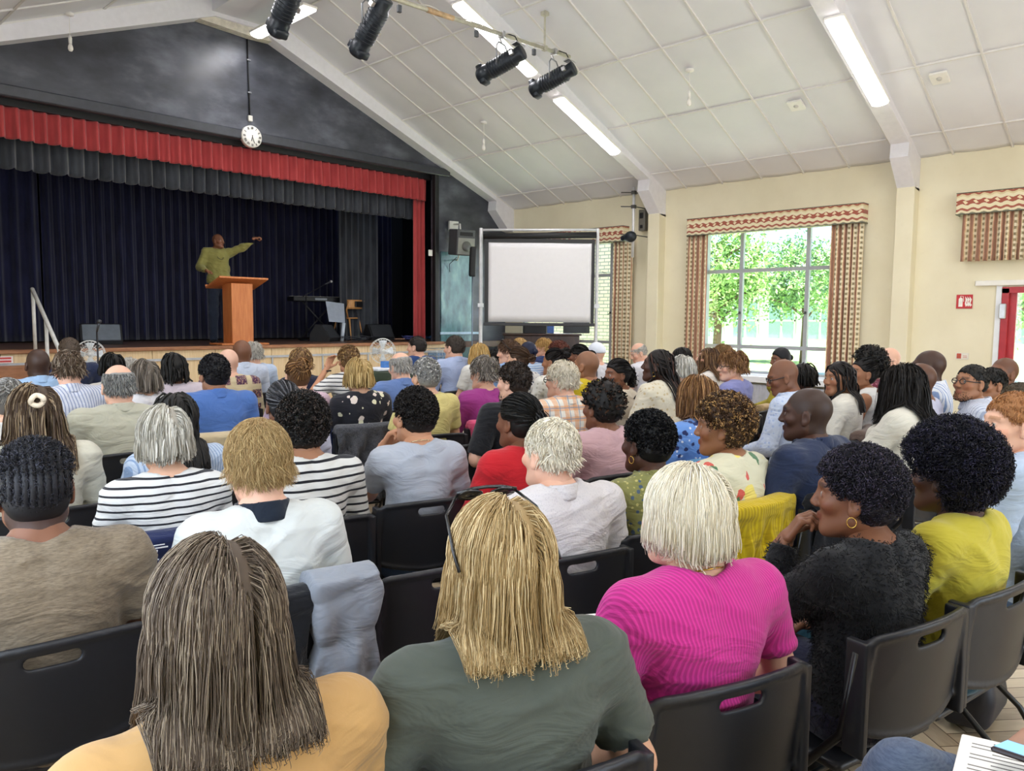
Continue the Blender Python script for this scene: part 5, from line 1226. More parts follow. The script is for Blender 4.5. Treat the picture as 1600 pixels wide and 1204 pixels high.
    V, F = surfnet(topf, lo-.02, hi+np.array([.02, .02, 0]), {0: .0075, 1: .011, 2: .019}[lod])
    M = fabric(*top) if isinstance(top, tuple) else top
    tp = G().add(V, F).build(garment, M, o)
    if collar:
        def collf(P):
            c0 = nk+np.array([0, .012, .055]); r = np.sqrt((P[0]-c0[0])**2+((P[1]-c0[1])*.92)**2); zz = P[2]-c0[2]-.18*(-(P[1]-c0[1]))
            return smax(np.abs(r-(.074 if not female else .067)-.3*np.clip(-zz+.012, -.01, .06))-.006, np.abs(zz)-.03, .006)
        if lod < 2: V, F = surfnet(collf, nk+[-.12, -.11, .0], nk+[.12, .13, .12], .0065 if lod == 0 else .0085); G().add(V, F).build('collar', fabric('plain', collar) if collar != 'same' else M, tp)
        else:
            V, F = surfnet(lambda P: collf(P)-.003, nk+[-.12, -.11, -.01], nk+[.12, .13, .12], .011); G().add(V, F).build('collar', fabric('plain', collar) if collar != 'same' else M, tp)
    # trousers and shoes
    if lod < 2 or u < 900 or True:
        o_t = trouser_mesh(lod).copy(); COL.objects.link(o_t); o_t.parent = o; o_t.material_slots[0].link = 'OBJECT'; o_t.material_slots[0].material = fabric('heather', trousers, trousers, None, 1.0)
        o_t.scale = (max(1, bulk*.97), 1, 1)
        for sx in (-1, 1):
            q = shoe_mesh().copy(); COL.objects.link(q); q.parent = o; q.location = (sx*.11, .4, 0); q.material_slots[0].link = 'OBJECT'; q.material_slots[0].material = plain(shoes, .5)
    # hair
    if hair:
        stc = None if streak is None else srgb(HAIRC.get(streak, streak))
        Rs = R
        hg = make_hair(hair, hcol, Rs, T, bfn, lod, stc, L=L, vol=vol, seed=seed, thin=thin, ze=ze)
        hname = {'wrap': 'head_wrap', 'cap': 'baseball_cap'}.get(hair, 'hair')
        hg.build(hname, M_HAIR, o)
    if beard:
        m = 900 if lod < 2 else 300; p = np.stack([rng.uniform(-.05, .05, m), rng.uniform(.02, .09, m), rng.uniform(-.12, -.06, m)], 1); dd, gg = grad(lambda Q: head_sdf(Q), p); p = p-gg*dd[:, None]; p = p[(p[:, 2] < -.05)]
        nn = grad(lambda Q: head_sdf(Q), p)[1]; S = 4; s = np.linspace(0, 1, S)[None, :, None]; P = p[:, None]+(nn[:, None]*.6+np.array([0, .1, -.6]))*.006*s; V, F, cc = strandmesh(P@R.T+T, .0016*np.ones((len(p), S)), hair_tone(len(p), hcol, .3)); G().add(V, F, cc).build('beard', M_HAIR, o)
    if glasses:
        g = G()
        for sx in (-1, 1):
            t = np.linspace(0, 2*math.pi, 21); q = np.stack([sx*.031+.022*np.cos(t), .098+0*t, .004+.017*np.sin(t)], 1); g.tube(q@R.T+T, .0016 if lod < 2 else .0028, 5)
            g.tube(np.array([(sx*.052, .096, .008), (sx*.078, .05, .008), (sx*.083, -.01, .01)])@R.T+T, .0018 if lod < 2 else .003, 5)
        g.tube(np.array([(-.009, .101, .006), (.009, .101, .006)])@R.T+T, .0018, 5); g.build('glasses', M_BLKPL, o)
    if hoop:
        for sx in (-1, 1):
            t = np.linspace(0, 2*math.pi, 17); q = np.stack([sx*.086+0*t, .0+.012*np.sin(t), -.056+.014*np.cos(t)], 1); G().tube(q@R.T+T, .0016 if lod < 2 else .0028, 5).build('earring', plain('#d9b25a', .25, .9), o)
    if extra: extra(o, B, R, T, tp)
    if chair:
        lb = chairlabel or 'black plastic folding chair seating the '+label
        w_ = lb.split(); lb = ' '.join(w_[:16])
        dup(CHAIR, (root[0]-.09*s_, root[1]+.09*c_, 0), rz, lb)['group'] = 'black folding chairs under the audience'
    return o, B, R, T, root, rz
_tm = {}
def trouser_mesh(lod):
    if lod in _tm: return _tm[lod]
    def f(P):
        Q = (np.abs(P[0]), P[1], P[2])
        D = ell(Q, (0, .02, .535), (.175, .14, .1)); D = sm(D, cone(Q, (.085, .03, .525), (.1, .43, .53), .088, .066), .04)
        D = sm(D, cone(Q, (.1, .43, .53), (.11, .38, .1), .064, .05, flat=True), .03); return D+wav(P, 4, 26, .005)
    V, F = surfnet(f, (-.22, -.14, .06), (.22, .53, .66), {0: .011, 1: .016, 2: .026}[lod])
    o = G().add(V, F).build('trousers', plain('#2a2c33', .8)); COL.objects.unlink(o); _tm[lod] = o; return o
def shoe_mesh():
    if 's' in _tm: return _tm['s']
    V, F = surfnet(lambda P: smax(sm(ell(P, (0, .09, .035), (.045, .1, .04)), ell(P, (0, -.02, .055), (.042, .07, .05)), .04), -P[2]+.002, .006), (-.06, -.11, -.01), (.06, .21, .12), .012)
    o = G().add(V, F).build('shoe', plain('#222222', .5)); COL.objects.unlink(o); _tm['s'] = o; return o

# ---- folding chair (own frame = frame of the person sitting on it)
M_SEATPL = plain('#1d1e22', .42, var=.05, spec=.45, bump=.08, scale=40, name='black_moulded_plastic'); M_TUBE_B = plain('#141416', .3, .2, name='black_steel_tube')
def make_chair():
    o = empty('folding_chair', 'x', 'chair', (0, 0, 0))
    cy = lambda x: -.235+.9*x*x     # curved back
    def back(P):
        x, z = P[0], P[2]; zz = (z-.68)/.16; y = P[1]-(-.245+.75*x*x-.1*(z-.68))
        hx = .232-.012*zz; top = .835-.25*x*x; bot = .52+.9*x*x*(1-np.clip(np.abs(x)/.3, 0, 1)*.2)
        q1 = np.abs(x)-hx+.03; q2 = np.maximum(z-top, bot-z)+.03; o2 = np.sqrt(np.maximum(q1, 0)**2+np.maximum(q2, 0)**2)+np.minimum(np.maximum(q1, q2), 0)-.03
        th = .0065+.006*np.clip(1-np.abs(o2+.012)/.014, 0, 1)
        D = smax(o2, np.abs(y)-th, .006)
        hl = np.sqrt(np.maximum(np.abs(x)-.045, 0)**2+((z-.787)*1.0)**2)-.015
        D = smax(D, -hl, .006)
        fl = np.maximum(np.abs(np.abs(x)-.225)-.011, np.abs(P[1]+.2)-.03); fl = np.maximum(fl, np.abs(z-.66)-.15); return sm(D, fl, .012)
    G().add(*surfnet(back, (-.26, -.3, .49), (.26, -.12, .86), .0055)).build('backrest', M_SEATPL, o)
    def seat(P):
        D = rbox(P, (0, .06, .44), (.215, .215, .014), .012); return D+.0+np.where(P[2] > .44, .35*np.clip(.02-(P[0]**2+(P[1]-.04)**2)*.3, 0, .02), 0)
    G().add(*surfnet(seat, (-.24, -.18, .41), (.24, .3, .47), .009)).build('seat', M_SEATPL, o)
    for s in (-1, 1):
        G().tube([(s*.228, -.2, .78), (s*.228, -.165, .55), (s*.228, .03, .3), (s*.228, .25, .025)], .012, 8).build('leg', M_TUBE_B, o)
        G().tube([(s*.205, .2, .43), (s*.205, .05, .38), (s*.205, -.16, .2), (s*.205, -.27, .025)], .011, 8).build('leg', M_TUBE_B, o)
    for a_, r_ in (((.25, .02), .013), ((-.27, .02), .013), ((.1, .22), .009), ((-.235, .07), .01)): G().tube([(-.226, *a_), (.226, *a_)], r_, 8).build('crossbar', M_TUBE_B, o)
    return o
CHAIR = make_chair()
def empty_chair(x, y, rz, label): c = dup(CHAIR, (x, y, 0), rz, label); c['group'] = 'empty black folding chairs'; return c
def drape(name, label, cat, root, rz, top, w=.25, z0=.42, z1=.86, amp=.012, thick=.02, puff=0, front=.7, seed=3, h=.009):
    """a garment hung over a chair back: down behind it and a little down the front"""
    def f(P):
        x, z = P[0], P[2]; yb = -.245+.75*x*x-.1*(z-.68)
        wv = amp*np.sin(x*44+seed+2*np.sin(z*9+seed))+amp*.5*np.sin(x*90+z*14)
        hx = w-.04*np.clip((z-z0)/(z1-z0), 0, 1)+.012*np.sin(z*21+seed); hem = z0+.03*np.sin(x*12+seed)
        o2 = np.maximum(np.abs(x)-hx, hem-z)
        A = smax(o2, np.abs(P[1]-(yb-.03-.03*(z1-z))-wv*np.clip((z1-z)*6, .2, 1))-thick, .015)
        A = np.maximum(A, z-z1); topc = np.maximum(np.abs(x)-hx+.0, np.sqrt((P[1]-yb)**2+(z-z1+.035)**2)-.052); topc = np.maximum(topc, z1-.045-z)
        Fr = smax(np.maximum(np.abs(x)-hx, front-z), np.abs(P[1]-yb-.035-wv*.4)-thick*.7, .012); Fr = np.maximum(Fr, z-z1)
        D = sm(sm(A, topc, .02), Fr, .015)
        if puff: D = D-puff*np.abs(np.sin((z-.03*np.sin(x*8))*math.pi/.14))**.6
        return D
    root = (root[0]-.09*math.sin(rz), root[1]+.09*math.cos(rz))
    V, F = surfnet(f, (-w-.03, -.42, z0-.05), (w+.03, -.08, z1+.05), h); q = G().add(V, F).build(name, fabric(*top) if isinstance(top, tuple) else top); q.location = (root[0], root[1], 0); q.rotation_euler[2] = rz
    return tag(q, label, cat)
# ================================================================ THE AUDIENCE
def W(*a, **k): return person(*a, female=True, **k)
def Mn(*a, **k): return person(*a, **k)
PL = lambda c: ('plain', c)
# --- foreground row
def clothes_label_nop(): pass
w67 = W(338, 836, 1.14, 'woman with long greying brown hair in a mustard top, nearest at the lower left', 'long', '#57493c', 'fair', PL('#c49a62'), 'three', 'top', bulk=1.05, sw=.185, streak='#8a7b68', ze=-.13, vol=1.1, thin=1.25, yaw=10, hext=.01, trousers='#2b3140', hpitch=-4)
def sunglasses(o, B, R, T, tp):
    g = G()
    for sx in (-1, 1):
        A = np.array([[[sx*.034+.027*rr*math.cos(a), .062-.012*rr*math.sin(a), .126+.02*rr*math.sin(a)*.6] for a in np.linspace(0, 2*math.pi, 20)] for rr in (.02, .5, 1)])@R.T+T; g.sheet(A, .003)
        g.tube(np.array([(sx*.062, .06, .128), (sx*.093, .03, .1), (sx*.101, -.03, .05), (sx*.1, -.06, .02)])@R.T+T, .003, 6)
    g.tube(np.array([(-.062, .058, .132), (-.03, .058, .139), (0, .06, .14), (.03, .058, .139), (.062, .058, .132)])@R.T+T, .0035, 6); g.build('sunglasses', plain('#1a1a1c', .15), o)
w68 = W(786, 770, 1.42, 'woman with long straight blonde hair in a dark olive blouse, centre foreground', 'long', '#a58a5e', 'fair', PL('#535951'), 'short', 'blouse', bulk=1.08, sw=.185, streak='#d8c194', ze=-.115, vol=1.1, thin=1.25, yaw=22, extra=sunglasses, trousers='#1d2230', pose='down', hext=.012)
def necklace(o, B, R, T, tp, c='#c9a050'):
    nk = B.k(0, -.015, 1.0); t = np.linspace(0, 2*math.pi, 41); q = np.stack([.064*np.cos(t), .01+.068*np.sin(t), .062-.03*np.sin(t)], 1)+nk; G().tube(q, .0022, 5).build('necklace', plain(c, .25, .9), o)
w63 = W(1082, 715, 1.78, 'woman with short white blonde hair in a bright pink ribbed top', 'bob', '#ddd3bb', 'pink', ('knit', '#e0399f', '#b52a80', None, .62), 'short', 'top', bulk=1.08, sw=.185, streak='#f3ecdc', ze=-.055, vol=.75, thin=1.1, yaw=20, hyaw=10, extra=necklace, pose='down', trousers='#8f1560', hext=.015)
w64 = W(1352, 697, 2.14, 'woman with short black curls in a fluffy black cardigan, hand to her chin', 'curly', '#15121a', 'brown', ('fleece', '#121318'), 'long', 'cardigan', bulk=1.02, sw=.168, streak='#3a3444', yaw=14, hyaw=30, pose='chinL', hoop=True, L=.021, trousers='#23243a', lean=.06)
def pile(tp, n, L, r, c):
    me = tp.data; V = np.empty(len(me.vertices)*3, np.float32); me.vertices.foreach_get('co', V); V = V.reshape(-1, 3); Nn = np.empty(len(me.vertices)*3, np.float32); me.vertices.foreach_get('normal', Nn); Nn = Nn.reshape(-1, 3)
    k = rng.integers(0, len(V), n); s = np.linspace(0, 1, 4)[None, :, None]; a = rng.normal(size=(n, 1, 3)); P = V[k][:, None]+rng.normal(size=(n, 1, 3))*.003+L*(s*(Nn[k][:, None]*.7+.5*a)+s*s*np.array([0, 0, -.5]))
    F = strandmesh(P, np.full((n, 4), r), hair_tone(n, srgb(c), .5)); G().add(*F).build('wool_pile', M_HAIR, tp)
pile(w64[0].children[1] if w64[0].children[1].name.startswith('cardigan') else [q for q in w64[0].children if q.name.startswith('cardigan')][0], 16000, .009, .0009, '#0d0e12')
w65 = W(1497, 655, 2.38, 'woman with a large black afro in a mustard yellow top', 'afro', '#100f18', 'deep', PL('#c4b63a'), 'long', 'top', bulk=1.02, sw=.17, streak='#272438', yaw=10, hyaw=2, L=.058, trousers='#1f4a5a')
m66 = Mn(1592, 610, 2.95, 'young man with ginger blond hair in a pale blue shirt at the right edge', 'crop', 'ginger', 'pink', PL('#b9cbe4'), 'long', 'shirt', bulk=1.1, yaw=-2, hyaw=40, collar='same', trousers='#5b6f8f')
m06 = Mn(52, 682, 1.93, 'man with short black braided hair in a brown heather t-shirt at the left edge', 'cornrows', '#17161a', 'brown', ('heather', '#8d7d68', '#6c5f4e'), 'short', 't_shirt', bulk=1.1, sw=.186, yaw=8, stub=.75, streak='#3a3a44', hpitch=0, trousers='#23252d')
# --- second row
m14 = Mn(404, 653, 2.22, 'young man with messy blond hair in a white polo shirt with navy collar', 'short', '#a88a5c', 'pink', PL('#d9dcd8'), 'short', 'polo_shirt', bulk=1.06, sw=.168, streak='#c4aa78', L=.045, vol=.8, thin=1.5, yaw=12, hpitch=-8, collar='#16202e', hext=.01, trousers='#8f97a4')
w12 = W(256, 629, 2.78, 'woman with a silver grey bob in a black and white striped top', 'bob', '#a9a396', 'fair', ('hstripe', '#ecebe8', '#26262c'), 'long', 'top', bulk=.95, sw=.165, streak='#d5d0c4', ze=-.045, vol=.8, yaw=9, hpitch=-4, hext=.01)
m15 = Mn(474, 612, 3.05, 'man with black curly hair in a bold striped jumper', 'curly', 'black', 'mid', ('hstripe', '#e2e0da', '#1d1d22', None, 1.3), 'long', 'jumper', bulk=1.0, sw=.172, yaw=14, streak='#3a302a', L=.026)
m33 = Mn(651, 605, 3.4, 'young man with dark curls in a pale grey t-shirt, hand at his mouth', 'curly', '#1c1714', 'tan', PL('#b9bec9'), 'short', 't_shirt', bulk=.92, sw=.17, yaw=18, hyaw=16, pose='chinL', L=.011, extra=lambda o, B, R, T, tp: necklace(o, B, R, T, tp, '#d8c6a0'), trousers='#5f7ba3')
w35 = W(815, 613, 3.42, 'woman with a thick black ponytail in a red long sleeved top', 'pony', 'black', 'brown', PL('#c81e28'), 'long', 'top', yaw=12, hyaw=14, ze=-.2, vol=1.5, bulk=1.05)
m36 = Mn(866, 652, 2.66, 'man with white hair in an off-white check shirt', 'short', '#d6cdb8', 'pink', ('lace', '#dcd6d6', '#cfc9cb', None, .3), 'short', 'shirt', bulk=1.16, sw=.2, yaw=16, hyaw=14, streak='#ece4d2', L=.03, vol=.7, collar='same', glasses=False)
w62 = W(1018, 641, 2.98, 'woman with short cropped black hair in a green patterned tunic', 'curly', '#0d0c0d', 'deep', ('floral', '#8a8a52', '#4f6279', '#c2b974', .45), 'long', 'tunic', bulk=1.0, yaw=20, hyaw=12, L=.009, vol=1, hoop=True, collar='same')
m61 = Mn(1268, 606, 3.45, 'man with a shaved head in a navy polo shirt', None, 'black', 'deep', PL('#27324f'), 'short', 'polo_shirt', bulk=1.12, yaw=8, hyaw=26, stub=.55, collar='same')
# --- left block
w05 = W(52, 600, 3.15, 'woman with long brown hair tied with a cream scrunchie, pale cardigan', 'long', '#4b3a2c', 'fair', PL('#e0dbc8'), 'long', 'cardigan', yaw=2, streak='#9a8468', ze=-.2, vol=1.1, bulk=1.1,
        extra=lambda o, B, R, T, tp: G().tube(np.array([(-.012+.022*math.cos(a), -.128-.006*math.sin(3*a), .075+.02*math.sin(a)) for a in np.linspace(0, 6.3, 30)])@R.T+T, .0105, 8).build('scrunchie', plain('#e6d5bd', .7), o))
w13 = W(274, 612, 3.45, 'woman with long thin black braids in a pale blue striped shirt', 'braids', 'black', 'brown', ('vstripe', '#c6d4e8', '#8fa6c8'), 'half', 'shirt', yaw=6, ze=-.2, vol=1.0, hyaw=10)
w04 = W(12, 583, 4.1, 'woman with curly grey hair in a white top at the far left', 'updo', '#77736e', 'fair', PL('#e3e0dc'), 'half', 'top', yaw=0, streak='#b9b5ae', vol=.9)
m07 = Mn(185, 567, 4.45, 'balding man with a grey fringe of hair in a stone coloured shirt', 'ring', '#9b9a96', 'pink', PL('#c9c6b2'), 'long', 'shirt', bulk=1.22, sw=.205, yaw=4, streak='#5c5a58', L=.035, collar='same', hs=1.04)
m03 = Mn(107, 549, 5.3, 'man with wavy brown hair in a blue and white striped shirt', 'short', '#5c4a3a', 'pink', ('vstripe', '#e0e2ec', '#9aa3bf', None, 1.3), 'short', 'shirt', bulk=1.15, yaw=4, L=.05, collar='same', hpitch=-8, streak='#8a7a68')
w08 = W(226, 561, 5.35, 'woman with a straight grey brown bob in a white blouse', 'bob', '#6d6358', 'fair', PL('#e8e4e4'), 'long', 'blouse', yaw=4, streak='#94897c', ze=-.075)
m01 = Mn(59, 545, 6.4, 'man with a shaved dark head in a light blue collared shirt', None, 'black', 'deep', PL('#a9c6e6'), 'short', 'shirt', yaw=0, stub=.4, collar='same', hs=1.1)
m02 = Mn(108, 526, 7.7, 'man with thinning brown hair in a navy jacket with white piping', 'crop', '#5a4c40', 'pink', PL('#27304d'), 'long', 'jacket', yaw=2, bulk=1.15, hs=1.12, bald=0)
w09 = W(175, 551, 6.5, 'woman with short black hair behind the balding man', 'bob', 'black', 'brown', PL('#cfc7bd'), 'long', 'top', yaw=4, ze=-.04)
w20 = W(203, 560, 7.3, 'person with short pale grey hair between two women on the left', 'short', 'silver', 'fair', PL('#dcd8d2'), 'long', 'top', yaw=4)
w10 = W(272, 549, 5.9, 'woman with a black braided bob in a pale pink top', 'braidbob', 'black', 'brown', PL('#d9cbd2'), 'long', 'top', yaw=6, ze=-.09, bulk=1.15)
m11 = Mn(335, 553, 5.0, 'man with short black curls on top in a blue shirt', 'curly', '#151316', 'mid', PL('#5479bd'), 'long', 'shirt', bulk=1.12, yaw=6, L=.014, collar='same', hyaw=8)
m16 = Mn(357, 545, 6.6, 'bald pink headed man in an embroidered beige jacket', None, 'grey', 'pink', ('patch', '#d9c7a0', '#5a3450', '#b4433a'), 'long', 'jacket', yaw=8, stub=.1, hyaw=10, bulk=1.1)
m17 = Mn(378, 531, 7.9, 'bald dark skinned man in a pale blue shirt below the lectern', None, 'black', 'brown', PL('#d3dcee'), 'long', 'shirt', yaw=6, stub=.12, collar='same', hs=1.15)
m18 = Mn(396, 534, 8.8, 'grey haired man in a light shirt just behind the bald man', 'short', 'silver', 'pink', PL('#c5d3ea'), 'long', 'shirt', yaw=6, hs=1.1)
w22 = W(443, 593, 3.95, 'woman with black and grey braids swept up, pale lilac top', 'bun', '#1c1b1e', 'brown', PL('#c3c4d8'), 'long', 'top', yaw=12, streak='#6b6a6e', hs=1.0, vol=1.2)
def clip(o, B, R, T, tp):
    g = G()
    for k in range(-3, 4): g.tube(np.array([(k*.008, -.12, .11), (k*.008, -.155, .095), (k*.009, -.15, .06)])@R.T+T, .003, 5)
    g.build('hair_clip', plain('#3a3330', .2), o)
w23 = W(465, 552, 5.4, 'woman with brown hair twisted up in a clip, pale pink top', 'updo', '#6a4a2e', 'fair', PL('#d7b9c6'), 'short', 'top', yaw=12, streak='#a87e50', extra=clip, vol=1.15)
w24 = W(470, 545, 6.9, 'person with short brown hair hidden behind the clipped up hair', 'short', 'ltbrown', 'fair', PL('#2b2e44'), 'long', 'top', yaw=10, L=.06, streak='#b8955f')
w25 = W(545, 539, 6.8, 'woman with short light brown hair raising a hand to her ear', 'curly', '#7a5a38', 'tan', ('hstripe', '#efece6', '#2a2b35', None, 1.3), 'short', 'top', yaw=12, streak='#a98858', hyaw=0, L=.014, arms={-1: [(-.36, .05, .86), (-.17, .09, 1.12), (.35, 0, .9), (0, 1, .2), .6]},
        extra=lambda o, B, R, T, tp: G().tube([B.A[-1][1]+np.array([.03*math.cos(a), .03*math.sin(a), -.03]) for a in np.linspace(0, 6.3, 14)], .006, 6).build('wristwatch', M_DARK, o))
w26 = W(561, 559, 5.45, 'woman with a blonde bob in a black dress with pale flowers', 'bob', '#b0935e', 'fair', ('floral', '#22222a', '#e6d6cc', '#e8e4c4', 1.5), 'half', 'dress', yaw=14, streak='#d2b880', ze=-.055)
m27 = Mn(627, 549, 6.4, 'balding man with a ring of grey hair in a blue shirt', 'ring', '#a9a59e', 'pink', PL('#6d88bd'), 'half', 'shirt', yaw=14, hyaw=16, collar='same', bulk=1.1, hs=1.0, hpitch=-8)
m28 = Mn(653, 524, 9.4, 'dark haired man in a navy jacket near the stage corner', 'crop', '#2a221e', 'pink', PL('#2f4a80'), 'long', 'jacket', yaw=12, hyaw=40, hs=1.1)
m29 = Mn(712, 523, 8.4, 'dark haired man in a pale blue shirt below the column loudspeaker', 'crop', '#3a3028', 'pink', PL('#b4c1e2'), 'long', 'shirt', yaw=14, hyaw=24, collar='same', hs=1.12, bulk=1.05)
w30 = W(667, 559, 5.25, 'woman with curly silver hair in a pale yellow t-shirt', 'curly', '#8f8d88', 'fair', PL('#dfcf86'), 'short', 't_shirt', yaw=14, hyaw=10, streak='#cac8c2', L=.012, bulk=1.1)
w31 = W(750, 534, 8.3, 'girl with loose blonde hair in a white t-shirt', 'long', '#c09a5a', 'fair', PL('#ece8e0'), 'short', 't_shirt', yaw=12, hyaw=40, ze=-.1, streak='#e0c68c', child=.3)
w32 = W(759, 557, 5.75, 'woman with short grey brown hair in a magenta cardigan', 'short', '#6f675e', 'fair', PL('#a13a86'), 'long', 'cardigan', yaw=14, hyaw=24, L=.06, streak='#9c948a', bulk=1.1)
m34 = Mn(806, 565, 4.85, 'man with curly brown hair and short beard in a black t-shirt', 'curly', '#2f241c', 'pink', PL('#1b1c20'), 'half', 't_shirt', yaw=14, hyaw=26, L=.013, beard=True, bulk=1.12, pose='down')
m37 = Mn(881, 563, 4.95, 'man with short white hair in an orange plaid shirt', 'short', '#cfc5b0', 'pink', ('plaid', '#efe9dc', '#e9a163', '#7f93a8'), 'short', 'shirt', yaw=14, hyaw=22, L=.035, collar='same', glasses=True)
m38 = Mn(919, 548, 6.35, 'man with a shaved head in a bright yellow t-shirt', None, 'black', 'mid', PL('#e0c52a'), 'short', 't_shirt', yaw=14, hyaw=26, stub=.3, hs=1.05)
w39 = W(945, 592, 4.0, 'woman with black twisted hair pinned up in a dusty pink top', 'twists', '#16130f', 'brown', PL('#d5aeb3'), 'long', 'top', yaw=14, hyaw=8, L=.024, streak='#4a3426', bulk=1.15)
w40 = W(868, 538, 6.9, 'woman with dark curls and hoop earrings in a cream jacket', 'updo', '#1c1613', 'mid', ('lace', '#e9e5da', '#c3bfae', None, 1.6), 'long', 'jacket', yaw=14, hyaw=28, hoop=True, vol=1.1)
w41 = W(812, 540, 7.2, 'woman with a low brown bun in a white and navy top', 'bun', '#4d3828', 'fair', ('lace', '#e8e6e2', '#7a7f8e', None, 1.4), 'short', 'top', yaw=12, hyaw=30)
w42 = W(797, 531, 8.2, 'person with sunglasses pushed up on brown hair, light blue shirt', 'short', 'brown', 'pink', PL('#8fb0de'), 'short', 'shirt', yaw=10, hyaw=45, hs=1.05, extra=sunglasses)
w45 = W(826, 533, 8.8, 'woman with a dark navy headscarf in a blue striped top', 'wrap', '#1b2036', 'brown', ('hstripe', '#a9c4e6', '#e9eef4'), 'short', 'top', yaw=10, hyaw=10)
w43 = W(813, 529, 9.9, 'person with blonde hair behind the navy headscarf', 'short', 'blond', 'fair', PL('#cfd6e2'), 'long', 'top', yaw=8)
m44 = Mn(851, 528, 10.1, 'boy with tousled blond hair in a navy top below the screen', 'short', '#b08a50', 'pink', PL('#2e3d6b'), 'long', 'top', yaw=6, hyaw=50, child=.15, L=.06, streak='#d0aa6c')
w46 = W(906, 537, 8.3, 'woman with a black topknot and braids below the screen corner', 'bun', 'black', 'brown', PL('#3a3440'), 'short', 'top', yaw=8, hyaw=30, vol=1.3)
w83 = W(874, 532, 8.9, 'person with reddish brown curls and a raised hand', 'curly', '#6b3a2c', 'fair', PL('#d96a62'), 'short', 'top', yaw=4, hyaw=30, arms={1: [(.3, .1, .95), (.14, .1, 1.16), (-.4, .1, .8), (0, 1, 0), .3]})
m47 = Mn(933, 534, 8.7, 'man in a white baseball cap and white t-shirt', 'cap', '#dfe2ea', 'pink', PL('#e6e4ea'), 'short', 't_shirt', yaw=6, hyaw=20, L=.03)
w48 = W(967, 559, 5.95, 'girl with black hair in a side puff, beige sleeveless top', 'pony', '#17120f', 'brown', PL('#e0d3bd'), 'none', 'top', yaw=-8, hyaw=62, L=.12, vol=1.6, child=.15)
m49 = Mn(1000, 535, 9.4, 'elderly bald man in a white polo shirt looking down by the wall', 'ring', 'silver', 'pink', PL('#eceaf0'), 'short', 'polo_shirt', yaw=-4, hyaw=52, hpitch=-22, L=.02, collar='same', lean=.15)
w50 = W(1032, 543, 5.5, 'woman with dark braids gathered at the back in a cream patterned blouse', 'braidback', '#1d1613', 'deep', ('lace', '#e2d8c0', '#cdb992', None, 1.2), 'half', 'blouse', yaw=4, hyaw=26, hpitch=8, ze=-.25, bulk=1.15, hoop=True, streak='#54362c', vol=1.2)
w51 = W(1066, 541, 7.9, 'woman with long black hair behind the cream patterned blouse', 'braids', 'black', 'deep', PL('#4a3a3a'), 'short', 'top', yaw=-4, hyaw=20, ze=-.2)
w52 = W(1068, 555, 6.4, 'woman with fluffy silver hair and a pale blue collar', 'bob', '#b5b1a8', 'fair', PL('#7fb4dc'), 'long', 'shirt', yaw=-2, hyaw=8, ze=-.03, streak='#e0ddd4', collar='#bfe0ee')
w53 = W(1108, 541, 7.6, 'young woman with wavy brown hair looking up, cream top', 'long', '#5a4130', 'pink', PL('#efe6dc'), 'short', 'top', yaw=-8, hyaw=48, hpitch=16, ze=-.18, streak='#94704c')
w54 = W(1131, 538, 9.2, 'person with light brown hair in a maroon top behind', 'short', '#8a6a44', 'fair', PL('#7e2c40'), 'long', 'top', yaw=-6, hyaw=30)
w55 = W(1147, 548, 6.35, 'woman with short auburn hair and glasses in a lavender top', 'short', '#7a5636', 'pink', PL('#8d90c4'), 'short', 'top', yaw=-2, hyaw=44, glasses=True, L=.07, vol=1.1, streak='#9c7448')
w56 = W(1093, 587, 4.25, 'woman with wavy brown hair in a blue flowered dress', 'bob', '#6b4a2e', 'pink', ('floral', '#6f9be0', '#2b3566', '#e8eefc', .8), 'half', 'dress', yaw=12, hyaw=12, ze=-.09, vol=1.1, streak='#a87e52', bulk=1.1)
w57 = W(1137, 613, 3.3, 'woman with golden brown curls in a cream tropical print blouse', 'afro', '#4a3422', 'mid', ('tropical', '#e9e4c6', '#5f8660', '#e0665a'), 'half', 'blouse', yaw=8, hyaw=34, L=.033, streak='#b08a58', bulk=1.12)
w58 = W(1222, 542, 8.2, 'woman with a black headwrap and yellow green top by the window', 'wrap', '#17161a', 'brown', PL('#b7a83a'), 'long', 'top', yaw=-14, hyaw=44)
m59 = Mn(1228, 562, 5.3, 'bald man with glasses in a pale blue patterned shirt looking down', None, 'black', 'brown', ('lace', '#cfdaf0', '#aebfe4', None, 1.1), 'long', 'shirt', yaw=-4, hyaw=34, hpitch=-16, glasses=True, stub=.12, collar='same', bulk=1.05, lean=.1)
w60 = W(1256, 566, 6.3, 'woman with short black dreadlocks in a black top', 'braidbob', 'black', 'deep', PL('#1e1e22'), 'short', 'top', yaw=-8, hyaw=-6, ze=-.05, vol=1.3)
w69 = W(1415, 568, 4.25, 'woman with long black hair in a cream blouse, holding papers', 'long', '#17120f', 'brown', ('plain', '#ddd8c9'), 'long', 'blouse', yaw=2, hyaw=20, ze=-.18, vol=1.1, bulk=1.2, arms={-1: [(-.25, .16, .78), (-.12, .42, .72), (.3, .9, -.1), (0, 0, 1), .3]})
w70 = W(1315, 562, 5.4, 'young woman with long thin braids in a cream top and brown shawl', 'braids', '#1a1411', 'mid', PL('#e3ddcf'), 'half', 'top', yaw=-10, hyaw=52, ze=-.22)
w71 = W(1352, 551, 5.9, 'woman with black curls pinned back in a white sleeveless top', 'updo', '#14110f', 'mid', PL('#efeeea'), 'none', 'top', yaw=-12, hyaw=40, hpitch=10, vol=1.2)
w72 = W(1362, 540, 6.5, 'woman with a high black puff in a burgundy flowered top', 'afro', 'black', 'brown', ('floral', '#6e2238', '#c98a9a', '#8a3a50', .7), 'short', 'top', yaw=-12, hyaw=20, L=.055)
